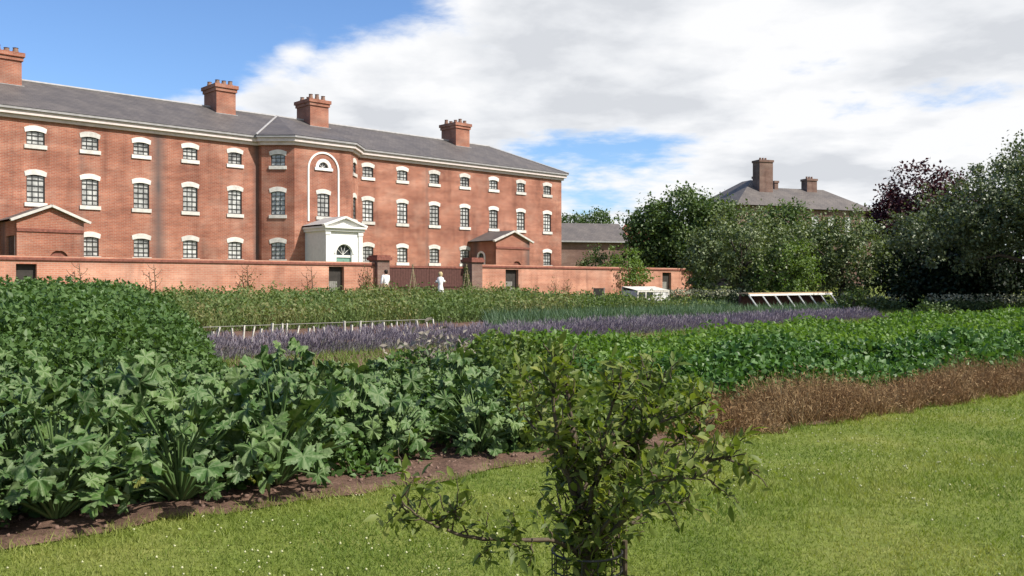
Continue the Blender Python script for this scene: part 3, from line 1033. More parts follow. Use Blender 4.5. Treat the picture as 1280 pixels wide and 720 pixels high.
for n_, (xf, c, row, side) in enumerate(todo):
    if row == 'lunette':
        arc = lambda r, n=14: [(bay_c - r * math.cos(PI * q / n), 8.55 + r * math.sin(PI * q / n)) for q in range(n + 1)]
        f = MB(xf).band(arc(0.345), arc(0.54), -0.03, 0.1).build('window', M['white'], house)
        MB(xf).box(bay_c - 0.62, bay_c + 0.62, -0.08, 0.075, 8.38, 8.545).build('sill', M['white'], f)
        MB(xf).box(bay_c - 0.355, bay_c + 0.355, 0.12, 0.15, 8.553, 8.925).build('pane', M['dark_pane'], f)
        g = MB(xf)
        for an in (0.25, 0.5, 0.75): g.bar((bay_c, 0.11, 8.56), (bay_c - 0.34 * math.cos(PI * an), 0.11, 8.56 + 0.34 * math.sin(PI * an)), 0.025, 0.02)
        g.build('glazing_bar', M['white'], f)
        continue
    blind = side == 'right' and row == 'middle' and abs(c + B1 - right_s[0]) < 4.0
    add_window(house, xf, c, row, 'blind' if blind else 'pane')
# blind arch moulding on the bay front
arc = lambda r: [(bay_c - r, 5.30)] + [(bay_c - r * math.cos(PI * q / 18), 8.42 + r * math.sin(PI * q / 18)) for q in range(19)] + [(bay_c + r, 5.30)]
MB(bay_xf).band(arc(0.98), arc(1.09), -0.05, 0.02).build('arch_moulding', M['white'], house)

# cornice: two stepped courses round the front
def offset_path(p, d):
    out = []
    for i in range(len(p)):
        if i in (0, len(p) - 1):
            j = 0 if i == 0 else -2
            t = np.array(p[j + 1], float) - np.array(p[j], float); t /= np.linalg.norm(t)
            out.append(np.array(p[i]) + np.array([t[1], -t[0]]) * d)
            continue
        t1 = np.array(p[i], float) - np.array(p[i - 1], float); t1 /= np.linalg.norm(t1)
        t2 = np.array(p[i + 1], float) - np.array(p[i], float); t2 /= np.linalg.norm(t2)
        n1, n2 = np.array([t1[1], -t1[0]]), np.array([t2[1], -t2[0]])
        m = (n1 + n2); m /= (1 + n1 @ n2)
        out.append(np.array(p[i]) + m * d)
    return out


path = [(S0, 0)] + bay + [(S1, 0), (S1, DEP)]


def course(mb, d, z0, z1, dz=0.0):
    o = offset_path(path, d); i_ = offset_path(path, -0.02)
    for k in range(len(path) - 1):
        a, b, c, e = o[k], o[k + 1], i_[k + 1], i_[k]
        mb.face([(*a, z0), (*b, z0), (*b, z1), (*a, z1)])
        mb.face([(*a, z1), (*b, z1), (*c, z1), (*e, z1)])
        mb.face([(*e, z0), (*c, z0), (*b, z0), (*a, z0)])


c = MB(); course(c, 0.14, 9.72, 9.90); course(c, 0.30, 9.903, 10.12)
c.build('cornice', M['cream'], house)
g = MB(); course(g, 0.40, 10.123, 10.24)
g.build('gutter', M['lead'], house)
# roof
OV, ZR, ZT = 0.42, 10.25, 12.45
RY = DEP / 2


def roof_face(mb, pts):
    e = [np.array(p, float) for p in pts]
    t = e[1] - e[0]; t /= np.linalg.norm(t)
    n = np.cross(t, e[-1] - e[0]); n /= np.linalg.norm(n); w = np.cross(n, t)
    mb.face(e, [(float((p - e[0]) @ t) + e[0][0], float((p - e[0]) @ w)) for p in e])


rf = MB()
E0, E1 = S0 - OV, S1 + OV
rl, rr = S0 + RY, S1 - RY + 0.3
roof_face(rf, [(E0, -OV, ZR), (E1, -OV, ZR), (rr, RY, ZT), (rl, RY, ZT)])
roof_face(rf, [(E1, DEP + OV, ZR), (E0, DEP + OV, ZR), (rl, RY, ZT), (rr, RY, ZT)])
roof_face(rf, [(E1, -OV, ZR), (E1, DEP + OV, ZR), (rr, RY, ZT)])
roof_face(rf, [(E0, DEP + OV, ZR), (E0, -OV, ZR), (rl, RY, ZT)])
be = offset_path(bay, 0.42)
apex = ((B0 + B1) / 2, RY - 0.25, ZT + 0.02)
for i in range(5):
    a, b = be[i], be[i + 1]
    roof_face(rf, [(a[0], a[1], ZR + 0.01), (b[0], b[1], ZR + 0.01), apex])
rf.build('roof', M['slate'], house)
rd = MB()
rd.tube([(rl, RY, ZT + 0.02), (rr, RY, ZT + 0.02)], 0.09, 6)
rd.tube([(rr, RY, ZT), (E1, -OV, ZR + 0.03)], 0.07, 6)
for i in (1,):
    rd.tube([apex, (be[i][0], be[i][1], ZR + 0.03)], 0.06, 6)
rd.build('ridge_tile', M['lead'], house)


def chimney(s0, s1, y0, y1, ztop, pots):
    c = MB()
    zb = ZT - 0.8
    for a, b, u0 in (((s0, y0), (s1, y0), 0), ((s1, y0), (s1, y1), 2), ((s1, y1), (s0, y1), 4), ((s0, y1), (s0, y0), 6)):
        wall_face(c, a, b, zb, ztop - 0.42, u0=u0)
    c.box(s0 - 0.07, s1 + 0.07, y0 - 0.07, y1 + 0.07, ztop - 0.42, ztop - 0.22)
    c.box(s0 - 0.14, s1 + 0.14, y0 - 0.14, y1 + 0.14, ztop - 0.217, ztop)
    ch = c.build('chimney', M['brick'], house)
    f = MB().box(s0 - 0.1, s1 + 0.1, y0 - 0.12, y1 + 0.1, ZT - 0.75, ZT - 0.28 if False else ZT - 0.45)
    f.build('flashing', M['lead'], ch)
    for i in range(pots):
        q = s0 + (s1 - s0) * (i + 0.5) / pots
        for yy in (y0 + 0.32, y1 - 0.32):
            ph_ = random.uniform(0.20, 0.40)
            MB().tube([(q, yy, ztop), (q, yy, ztop + 0.06), (q, yy, ztop + ph_ - 0.04), (q, yy, ztop + ph_)], [0.14, 0.16, 0.12, 0.15], 10).build('chimney_pot', M['pot'], ch)


for xa, xb, zt, pots in ((-6, 28, 13.72, 3), (271, 295, 13.80, 3), (388, 411, 13.80, 3), (570, 587, 13.78, 3)):
    y0 = RY - 0.9
    chimney(at_s(xa, -y0), at_s(xb, -y0), y0, y0 + 1.75, zt, pots)

# white porch
pc = (C0 + C1) / 2
P0_, P1_ = pc - 1.25, pc + 1.25
PF = -4.02
porch = MB()
dh = (1.25 - 0.52, 1.25 + 0.52, 1.0, 3.30)
fan_r = 0.52
xfp = wall_face(porch, (P0_, PF), (P1_, PF), Z0, 4.62, [(dh[0], dh[1], 1.0, 3.86)], depth=0.22)
wall_face(porch, (P0_, -PB + 0.02), (P0_, PF), Z0, 4.62)
wall_face(porch, (P1_, PF), (P1_, -PB + 0.02), Z0, 4.62)
pm = porch.build('porch', M['white'], house)
sp = MB(xfp)
inner = [(1.25 - fan_r * math.cos(PI * q / 16), 3.32 + fan_r * math.sin(PI * q / 16)) for q in range(17)]
outer = [(1.25 - 0.52 * max(-1, min(1, 1.6 * math.cos(PI * q / 16))), 3.32 + 0.54 * min(1, 1.6 * math.sin(PI * q / 16))) for q in range(17)]
sp.band(inner, outer, 0.012, 0.10)
sp.build('spandrel', M['white'], pm)
MB(xfp).band([(1.25 - 0.56 * math.cos(PI * q / 16), 3.32 + 0.56 * math.sin(PI * q / 16)) for q in range(17)], [(1.25 - 0.68 * math.cos(PI * q / 16), 3.32 + 0.68 * math.sin(PI * q / 16)) for q in range(17)], -0.04, 0.0).build('arch', M['white'], pm)
dm = MB(xfp)
dm.box(dh[0] + 0.003, dh[1] - 0.003, 0.14, 0.19, 1.0, 3.10)
for a0, a1, h0, h1 in ((0.85, 1.2, 1.2, 1.9), (1.3, 1.65, 1.2, 1.9), (0.85, 1.2, 2.05, 2.95), (1.3, 1.65, 2.05, 2.95)):
    dm.box(a0, a1, 0.12, 0.139, h0, h1)
dm.build('door', M['teal'], pm)
MB(xfp).box(dh[0] + 0.003, dh[1] - 0.003, 0.09, 0.17, 3.105, 3.24).build('transom', M['white'], pm)
MB(xfp).box(dh[0] + 0.003, dh[1] - 0.003, 0.15, 0.18, 3.245, 3.855).build('fanlight', M['dark_pane'], pm)
gb = MB(xfp)
for an in (0.2, 0.4, 0.6, 0.8): gb.bar((1.25, 0.13, 3.26), (1.25 - 0.5 * math.cos(PI * an), 0.13, 3.3 + 0.5 * math.sin(PI * an)), 0.025, 0.02)
gb.build('glazing_bar', M['white'], pm)
pl = MB(xfp)
for q in (0.0, 2.22):
    pl.box(q + 0.003, q + 0.277, -0.06, -0.003, 0.6, 4.40)
    pl.box(q - 0.03, q + 0.31, -0.09, -0.006, 4.403, 4.60)
pl.build('pilaster', M['white'], pm)
ent = MB()
ent.box(P0_ - 0.10, P1_ + 0.10, PF - 0.14, -PB - 0.003, 4.623, 4.78)
ent.box(P0_ - 0.16, P1_ + 0.16, PF - 0.26, -PB - 0.006, 4.783, 4.90)
ped = [(P0_ - 0.12, PF - 0.06, 4.903), (P1_ + 0.12, PF - 0.06, 4.903), (pc, PF - 0.06, 5.36)]
ent.extrude(ped, (0, 0.2, 0))
for a, b in (((P0_ - 0.22, 4.93), (pc, 5.45)), ((pc, 5.45), (P1_ + 0.22, 4.93))):
    ent.bar((a[0], PF - 0.14, a[1]), (b[0], PF - 0.14, b[1]), 0.26, 0.11)
ent.build('pediment', M['white'], pm)
pr = MB()
roof_face(pr, [(P0_ - 0.22, -PB - 0.01, 4.985), (P0_ - 0.22, PF - 0.02, 4.985), (pc, PF - 0.02, 5.52), (pc, -PB - 0.01, 5.52)])
roof_face(pr, [(P1_ + 0.22, PF - 0.02, 4.985), (P1_ + 0.22, -PB - 0.01, 4.985), (pc, -PB - 0.01, 5.52), (pc, PF - 0.02, 5.52)])
pr.build('porch_roof', M['lead'], pm)


# gabled entrance blocks at both ends of the facade
def lodge(s0, s1, p, win):
    m = MB()
    ze, zg = 4.55, 5.20
    sc = (s0 + s1) / 2
    L = s1 - s0
    nh = (L * 0.62 - 0.42, L * 0.62 + 0.42, 0.9, 3.15)
    xf = wall_face(m, (s0, -p), (s1, -p), Z0, ze, [nh], depth=0.12, u0=0.4)
    m.face([(s0, -p, ze), (s1, -p, ze), (sc, -p, zg)], [(0, ze), (L, ze), (L / 2, zg)])
    hs = [(p * 0.42 - 0.30, p * 0.42 + 0.30, 2.35, 3.75)] if win else [(p * 0.35, p * 0.9, 2.2, 3.85)]
    xs = wall_face(m, (s0, -0.003), (s0, -p), Z0, ze, hs, u0=3)
    wall_face(m, (s1, -p), (s1, -0.003), Z0, ze, u0=6)
    b = m.build('entrance_block', M['brick'], house)
    q = nh
    MB(xf).box(q[0] + 0.003, q[1] - 0.003, 0.10, 0.118, q[2], q[3] - 0.003).build('niche_back', M['coping'], b)
    ci = (q[0] + q[1]) / 2
    inn = [(ci - 0.42 * math.cos(PI * k / 12), 2.75 + 0.42 * math.sin(PI * k / 12)) for k in range(13)]
    MB(xf).band(inn, [(ci - 0.421 * max(-1, min(1, 1.6 * math.cos(PI * k / 12))), 2.75 + 0.425 * min(1, 1.6 * math.sin(PI * k / 12))) for k in range(13)], 0.004, 0.09).build('arch', M['brick'], b)
    MB(xf).box(0.003, L - 0.003, -0.05, -0.003, 4.02, 4.16).build('string_course', M['coping'], b)
    for (a, c) in (((s0 - 0.28, ze - 0.02), (sc, zg + 0.08)), ((sc, zg + 0.08), (s1 + 0.28, ze - 0.02))):
        MB().bar((a[0], -p - 0.09, a[1]), (c[0], -p - 0.09, c[1]), 0.20, 0.12).build('verge', M['trim'], b)
    r = MB()
    roof_face(r, [(s0 - 0.3, -0.01, ze + 0.03), (s0 - 0.3, -p - 0.12, ze + 0.03), (sc, -p - 0.12, zg + 0.15), (sc, -0.01, zg + 0.15)])
    roof_face(r, [(s1 + 0.3, -p - 0.12, ze + 0.03), (s1 + 0.3, -0.01, ze + 0.03), (sc, -0.01, zg + 0.15), (sc, -p - 0.12, zg + 0.15)])
    r.build('roof', M['slate'], b)
    h = hs[0]
    if win:
        c0 = (h[0] + h[1]) / 2
        fr = MB(xs)
        inn = [(h[0] - 0.003, 2.2), (h[0] - 0.003, 3.45)] + [(c0 - 0.303 * math.cos(PI * k / 10), 3.45 + 0.30 * math.sin(PI * k / 10)) for k in range(1, 10)] + [(h[1] + 0.003, 3.45), (h[1] + 0.003, 2.2)]
        out = [(c0 + (a - c0) * 1.45, 2.2 if z < 2.3 else 3.45 + (z - 3.45) * 1.45) for a, z in inn]
        w = fr.band(inn, out, -0.03, 0.05).build('window', M['white'], b)
        MB(xs).box(h[0] + 0.003, h[1] - 0.003, 0.10, 0.14, h[2], h[3]).build('pane', M['dark_pane'], b)
    else:
        MB(xs).box(h[0] + 0.003, h[1] - 0.003, 0.10, 0.14, h[2], h[3]).build('window', M['dark_pane'], b)
        MB(xs).box(h[1] - 0.34, h[1] - 0.10, 0.06, 0.098, h[2], h[3]).build('shutter', M['cream'], b)


lodge(*LODGE_L, False)
lodge(*LODGE_R, True)

# ------------------------------------------------------------------ garden wall, gate and piers
VW = 38.0
PW = None


def wall_u(xpix, v=VW):
    t = (xpix - 640.0) / F
    # point on the line v: x = u Dx - v Nx ; y = u Dy - v Ny ; x = t y
    return (v * N[0] - t * v * N[1]) / (D[0] - t * D[1])


def wall_run(name, label, x0, x1, doors):
    ua, ub = wall_u(x0), wall_u(x1)
    ax, ay = uv2xy(ua, VW)
    root = empty(name, (float(ax), float(ay), 0), ROT)
    tag(root, label, 'wall')
    L = float(ub - ua)
    zg = float(ground_v(VW)); zt = 2.50
    hs = []
    for xa, xb, ht in doors:
        hs.append((float(wall_u(xa) - ua), float(wall_u(xb) - ua), zg, ht))
    m = MB()
    xf = wall_face(m, (0, 0), (L, 0), 0.3, zt, hs, depth=0.36, u0=float(ua))
    wall_face(m, (L, 0.36), (0, 0.36), 0.3, zt, [(L - h[1], L - h[0], h[2], h[3]) for h in hs], depth=0.02, u0=float(ua))
    wall_face(m, (0, 0.36), (0, 0), 0.3, zt); wall_face(m, (L, 0), (L, 0.36), 0.3, zt)
    m.build('wall', M['wall_brick'], root)
    MB().box(-0.02, L + 0.02, -0.06, 0.42, zt + 0.002, zt + 0.10).build('coping', M['coping'], root)
    t = MB().box(-0.01, L + 0.01, -0.02, 0.38, zt + 0.102, zt + 0.17)
    t.build('coping_top', M['wall_brick'], root)
    for h in hs:
        d = MB().box(h[0] + 0.003, h[1] - 0.003, 0.20, 0.26, zg, h[3] - 0.003).build('door', M['dark_door'], root)
        q = MB()
        w = (h[1] - h[0])
        for k in range(5):
            q.box(h[0] + 0.01 + k * w * 0.13, h[0] + w * 0.125 + k * w * 0.13, 0.15, 0.197, zg + 0.05, zg + 1.05)
        q.build('lower_panel', M['grey_timber'], d)
    return root


wall_run('garden_wall', 'sunlit red brick garden wall with two doors, before the long brick building left of the gate', -160, 470, [(20, 46, 2.35), (411, 430, 2.42)])
wall_run('garden_wall', 'sunlit red brick garden wall running from the gate to the green trees', 598, 866, [(632, 648, 2.4), (828, 839, 2.35)])


def pier(x0, x1, ztop, label):
    ua, ub = float(wall_u(x0, VW - 0.25)), float(wall_u(x1, VW - 0.25))
    ax, ay = uv2xy(ua, VW - 0.25)
    r = empty('gate_pier', (float(ax), float(ay), 0), ROT)
    tag(r, label, 'gate pier', 'brick piers of the garden gate')
    w = ub - ua
    m = MB()
    for a, b in (((0, 0), (w, 0)), ((w, 0), (w, w)), ((w, w), (0, w)), ((0, w), (0, 0))):
        wall_face(m, a, b, 0.4, ztop)
    m.build('shaft', M['dark_brick'], r)
    c = MB().box(-0.1, w + 0.1, -0.1, w + 0.1, ztop + 0.002, ztop + 0.16).box(-0.04, w + 0.04, -0.04, w + 0.04, ztop + 0.163, ztop + 0.26)
    c.build('cap', M['coping'], r)


pier(472, 487, 2.78, 'brick gate pier with dark cap beside the person in white')
pier(590, 603, 2.78, 'brick gate pier with dark cap beside the cane frame')
ua, ub = float(wall_u(487.5)), float(wall_u(590))
ax, ay = uv2xy(ua, VW + 0.3)
gate = empty('timber_gate', (float(ax), float(ay), 0), ROT)
tag(gate, 'wide dark brown boarded gate between two brick piers', 'gate')
L = ub - ua
for k in range(2):
    a = k * L / 2 + 0.01; b = (k + 1) * L / 2 - 0.01
    g = MB(); nb = 16
    for i in range(nb):
        q0 = a + (b - a) * i / nb
        g.box(q0 + 0.004, q0 + (b - a) / nb - 0.004, 0, 0.035, 0.72, 2.42)
    lf = g.build('gate_leaf', M['timber'], gate)
    MB().box(a, b, -0.04, 0.06, 2.423, 2.53).build('top_rail', M['coping'], lf)
    MB().box(a, b, -0.035, -0.003, 1.4, 1.52).box(a, b, -0.035, -0.003, 0.9, 1.02).build('rail', M['timber'], lf)

# ------------------------------------------------------------------ person in white by the pier
def skin_mesh(name, joints, edges, mat, parent, sub=2):
    me = bpy.data.meshes.new(name)
    me.from_pydata([j[:3] for j in joints], edges, [])
    o = bpy.data.objects.new(name, me)
    COL.objects.link(o)
    o.parent = parent
    sk = o.modifiers.new('skin', 'SKIN')
    sv = me.skin_vertices[0].data
    for i, j in enumerate(joints):
        sv[i].radius = (j[3], j[4] if len(j) > 4 else j[3])
        sv[i].use_root = (i == 0)
    sk.use_smooth_shade = True
    ss = o.modifiers.new('sub', 'SUBSURF'); ss.levels = sub; ss.render_levels = sub
    me.materials.append(mat)
    return o


x, y = px(482, 43.2)
per = empty('person', (x, y, gz(x, y)), math.radians(50))
tag(per, 'person with dark hair in a loose white top standing by the gate pier', 'person')
# local: x right of the person, y forwards
body = [(0, 0, 0.92, 0.15, 0.11), (0, 0, 1.10, 0.135, 0.10), (0, 0.01, 1.30, 0.165, 0.11), (0, 0.0, 1.42, 0.10, 0.08), (0, 0.01, 1.48, 0.052), (0, 0.02, 1.55, 0.075, 0.085), (0, 0.02, 1.64, 0.075, 0.09),
        (0.19, 0, 1.37, 0.055), (0.23, 0.03, 1.10, 0.042), (0.20, 0.18, 0.92, 0.032), (0.19, 0.24, 0.88, 0.022),
        (-0.19, 0, 1.37, 0.055), (-0.24, 0.0, 1.10, 0.042), (-0.24, 0.08, 0.86, 0.032), (-0.23, 0.11, 0.80, 0.022),
        (0.09, 0, 0.86, 0.09), (0.10, 0.04, 0.48, 0.058), (0.10, 0.0, 0.08, 0.038), (0.10, 0.13, 0.03, 0.035),
        (-0.09, 0, 0.86, 0.09), (-0.10, -0.02, 0.48, 0.058), (-0.10, -0.08, 0.08, 0.038), (-0.10, 0.05, 0.03, 0.035)]
edges = [(0, 1), (1, 2), (2, 3), (3, 4), (4, 5), (5, 6), (2, 7), (7, 8), (8, 9), (9, 10), (2, 11), (11, 12), (12, 13), (13, 14), (0, 15), (15, 16), (16, 17), (17, 18), (0, 19), (19, 20), (20, 21), (21, 22)]
skin_mesh('body', body, edges, M['skin'], per)
skin_mesh('white_top', [(0, 0, 0.84, 0.17, 0.14), (0, 0, 1.10, 0.150, 0.12), (0, 0.01, 1.30, 0.175, 0.125), (0, 0, 1.41, 0.09, 0.085), (0.185, 0, 1.36, 0.072), (0.23, 0.03, 1.12, 0.060), (0.215, 0.12, 1.00, 0.05), (-0.185, 0, 1.36, 0.072), (-0.24, 0, 1.12, 0.060), (-0.24, 0.05, 0.97, 0.05)],
          [(0, 1), (1, 2), (2, 3), (2, 4), (4, 5), (5, 6), (2, 7), (7, 8), (8, 9)], M['white_cloth'], per)
skin_mesh('trousers', [(0, 0, 0.90, 0.165, 0.125), (0.09, 0, 0.80, 0.11), (0.10, 0.04, 0.48, 0.078), (0.10, 0.0, 0.12, 0.06), (-0.09, 0, 0.80, 0.11), (-0.10, -0.02, 0.48, 0.078), (-0.10, -0.07, 0.12, 0.06)],
          [(0, 1), (1, 2), (2, 3), (0, 4), (4, 5), (5, 6)], M['trousers'], per)
skin_mesh('hair', [(0, -0.01, 1.68, 0.10, 0.11), (0, -0.045, 1.58, 0.105, 0.085), (0, -0.065, 1.45, 0.09, 0.05)], [(0, 1), (1, 2)], M['hair'], per)

# scarecrow in white in front of the gate
x, y = px(550.5, 42.0)
sc_ = empty('scarecrow', (x, y, gz(x, y)), 0.3)
sc_.scale = (1.1, 1.1, 1.12)
tag(sc_, 'white scarecrow with short outstretched arms in front of the brown gate', 'scarecrow')
MB().tube([(0, 0, 0), (0, 0, 1.45)], 0.03, 8).build('pole', M['cane'], sc_)
MB().tube([(-0.26, 0, 0.98), (0.26, 0, 1.02)], 0.022, 8).build('crossbar', M['cane'], sc_)
MB().tube([(0, 0, 0.30), (0, 0, 0.55), (0, 0, 0.86), (0, 0, 0.93), (0, 0, 1.18), (0, 0, 1.24)], [0.19, 0.17, 0.10, 0.10, 0.15, 0.06], 14).build('gown', M['white_cloth'], sc_, smooth=True)
MB().tube([(-0.20, 0, 1.02), (-0.10, 0, 1.06)], [0.05, 0.07], 10).tube([(0.10, 0, 1.06), (0.20, 0, 1.04)], [0.07, 0.05], 10).build('sleeve', M['white_cloth'], sc_, smooth=True)
MB().tube([(0, 0, 1.22), (0, 0, 1.28), (0, 0, 1.38), (0, 0, 1.45)], [0.05, 0.09, 0.10, 0.05], 12).build('head', M['straw'], sc_, smooth=True)

# cane frames for climbers
M['climber'] = leafmat('climber_leaf', [(0.05, 0.09, 0.025), (0.09, 0.13, 0.04), (0.15, 0.17, 0.06)], trans=0.25)


def wigwam(xpix, Z, h, r, nl, label):
    x, y = px(xpix, Z)
    t = empty('cane_wigwam', (x, y, gz(x, y)))
    tag(t, label, 'plant support', 'cane supports before the gate')
    for k in range(5):
        a = 2 * PI * k / 5 + 0.3
        MB().tube([(r * math.cos(a), r * math.sin(a), 0), (-0.03 * math.cos(a), -0.03 * math.sin(a), h)], 0.016, 6).build('cane', M['cane'], t)
    MB().tube([(0.05 * math.cos(q * PI / 4), 0.05 * math.sin(q * PI / 4), h * 0.92) for q in range(9)], 0.012, 5).build('tie', M['cane'], t)
    q = rng.random(nl) ** 0.8
    a = rng.uniform(0, 2 * PI, nl)
    rr = r * (1 - q) * 0.95 + rng.normal(0, 0.04, nl)
    V, Fc = leaves_at(np.stack([rr * np.cos(a), rr * np.sin(a), q * h * 0.95], -1), rng.uniform(0.05, 0.10, nl), up=0.2)
    link('climber', npmesh('climber', V, Fc), M['climber'], t)


wigwam(516, 41.5, 1.95, 0.36, 60, 'almost bare cane wigwam before the brown gate')
wigwam(583, 41.0, 2.0, 0.42, 420, 'cane wigwam with a climber before the pier next to the lower wall')

# bare fruit trees trained on the wall
M['espalier_leaf'] = leafmat('espalier_leaf', [(0.07, 0.08, 0.03), (0.11, 0.11, 0.04), (0.15, 0.12, 0.05)], trans=0.2)
for xpix, nlv, lab in ((97, 60, 'thin trained shrub on the brick wall below the second window column'), (190, 40, 'bare trained stem on the brick wall below the dark stained strip'), (306, 160, 'trained shrub with reddish tuft on the brick wall under the shaded bay'),
                       (386, 25, 'thin bare stem on the brick wall below the white porch'), (456, 260, 'leafy trained shrub on the short piece of wall before the pier'), (690, 60, 'low trained shrub on the wall right of the second door'), (706, 80, 'small bushy shrub at the wall foot below the corner of the brick building')):
    ux = float(wall_u(xpix)); x, y = uv2xy(ux, VW - 0.25)
    t = empty('wall_shrub', (float(x), float(y), gz(x, y)), ROT)
    tag(t, lab, 'shrub', 'shrubs trained on the garden wall')
    hh = 1.75 if xpix < 600 else 1.0
    m = MB().tube([(0, 0, 0), (0.05, 0, hh * 0.5), (-0.02, 0, hh)], [0.03, 0.022, 0.010], 6)
    for k in range(5):
        z = hh * (0.3 + 0.14 * k); sgn = 1 if k % 2 else -1
        m.tube([(0.02, 0, z), (sgn * 0.2, 0.0, z + 0.12), (sgn * 0.32, 0, z + 0.3)], [0.014, 0.01, 0.006], 5)
    m.build('trunk', M['twig'], t)
    pos = rng.normal(0, 1, (nlv, 3)) * np.array([0.2, 0.07, 0.35]) + np.array([0, 0, hh * 0.55])
    V, Fc = leaves_at(pos, rng.uniform(0.06, 0.12, nlv), up=0.2)
    link('foliage', npmesh('foliage', V, Fc), M['espalier_leaf'], t)

# ------------------------------------------------------------------ small garden things
# row of white pegs under a thin rail
vp = 18.9
ua, ub = 7.9, 13.6
x, y = uv2xy(ua, vp)
fence = empty('low_rail_fence', (float(x), float(y), gz(x, y)), ROT)
tag(fence, 'low thin rail on short white pegs behind the grey end of the lavender', 'low fence')
L = 10.2
nb = 30
L = 6.9
r = MB().bar((-0.1, 0, 0.46), (L, 0, 0.46), 0.014, 0.014)
r.build('rail', M['grey_timber'], fence)
M['peg'] = plain('weathered_white_peg', (0.50, 0.48, 0.42), 0.8, 0.35, 9)
for k in range(nb):
    q = L * k / (nb - 1)
    w_ = random.uniform(0.03, 0.085); dx = random.uniform(-0.12, 0.12); q += random.uniform(-0.09, 0.09)
    MB().bar((q + dx, 0.0, 0.0), (q, 0, random.uniform(0.34, 0.50)), w_, 0.03).build('peg', M['peg'], fence)

# white strutted frame by the apple trees
Zf = 38.5
x, y = px(934, Zf)
u0, v0 = xy2uv(x, y)
tre = empty('trestle_bench', (x, y, gz(x, y)), ROT)
tag(tre, 'long low bench with a tan top on slanting white struts under the apple trees', 'trestle')
L = float(wall_u(1036, v0) - wall_u(934, v0))
MB().box(-0.1, L + 0.1, -0.12, 0.40, 0.90, 0.95).build('top_board', M['board'], tre)
MB().box(-0.05, L + 0.05, -0.16, -0.123, 0.82, 0.90).build('front_rail', M['white'], tre)
for k in range(8):
    q = L * k / 7
    MB().bar((q, -0.06, 0.88), (q + 0.42, -0.50, 0.0), 0.20, 0.05).build('strut', M['white'], tre)
    MB().bar((q, 0.34, 0.88), (q - 0.05, 0.42, 0.0), 0.10, 0.035).build('leg', M['timber'], tre)
MB().box(0.1, L - 0.1, 0.36, 0.385, 0.25, 0.80).build('back_board', M['timber'], tre)

# white glazed cold frame
x, y = px(797, 42)
cf = empty('cold_frame', (x, y, gz(x, y) - 0.14), ROT)
tag(cf, 'white framed glazed cold frame among the leeks below the wall end', 'cold frame')
L = 2.4
b = MB()
for q in (0, 0.6, 1.2, 1.8, 2.4):
    b.box(q - 0.04, q + 0.04, -0.03, 0.03, 0.3, 0.95)
b.box(-0.04, L + 0.04, -0.035, 0.035, 0.953, 1.03); b.box(-0.04, L + 0.04, -0.035, 0.035, 0.22, 0.298)
b.box(0.64, 1.76, -0.02, 0.02, 0.60, 0.66)
b.build('frame', M['peg'], cf)
MB().box(0.04, 1.16, -0.01, 0.01, 0.31, 0.94).build('pane', M['dark_pane'], cf)
MB().box(1.24, 2.36, -0.012, 0.012, 0.31, 0.94).build('pane', M['blind'], cf)
lid = MB(); lid.face([(-0.05, -0.02, 1.04), (L + 0.05, -0.02, 1.04), (L + 0.05, 0.9, 1.22), (-0.05, 0.9, 1.22)]); lid.face([(-0.05, 0.9, 1.20), (L + 0.05, 0.9, 1.20), (L + 0.05, -0.02, 1.02), (-0.05, -0.02, 1.02)])
lid.build('lid', M['peg'], cf)
MB().box(-0.04, 0.0, 0.04, 0.9, 0.2, 1.03).box(L, L + 0.04, 0.04, 0.9, 0.2, 1.03).box(-0.04, L + 0.04, 0.90, 0.94, 0.2, 1.19).build('side', M['peg'], cf)

# dark notice board on two posts
x, y = px(742, 37)
sg = empty('notice_board', (x, y, gz(x, y)), 0.1)
tag(sg, 'small dark square board on thin posts standing in the green crop', 'notice board')
MB().box(0.0, 0.42, -0.015, 0.015, 0.62, 1.08).build('board', M['dark_door'], sg)
for q in (0.02, 0.46):
    MB().box(q - 0.02, q + 0.02, 0.018, 0.05, 0, 1.1).build('post', M['grey_timber'], sg)

# ------------------------------------------------------------------ background buildings
x, y = px(700, 88)
ob = empty('outbuilding', (x, y, 0.9), ROT - 0.50)
tag(ob, 'low brick outbuilding with grey slate roof beyond the end of the long building', 'building')
m = MB()
for a, b, u0 in (((0, 0), (7.2, 0), 0), ((7.2, 0), (7.2, 6), 8), ((7.2, 6), (0, 6), 15), ((0, 6), (0, 0), 25)):
    wall_face(m, a, b, -0.5, 4.9, u0=u0)
m.build('wall', M['dark_brick'], ob)
r = MB()
roof_face(r, [(-0.2, -0.3, 4.9), (7.4, -0.3, 4.9), (7.4, 3, 6.9), (-0.2, 3, 6.9)])
roof_face(r, [(7.4, 6.3, 4.9), (-0.2, 6.3, 4.9), (-0.2, 3, 6.9), (7.4, 3, 6.9)])
r.build('roof', M['slate2'], ob)
MB().box(-0.2, 7.4, -0.42, -0.303, 4.78, 4.92).build('gutter', M['lead'], ob)
g = MB()
g.face([(7.2, 0, 4.9), (7.2, 6, 4.9), (7.2, 3, 6.8)]); g.build('gable', M['dark_brick'], ob)

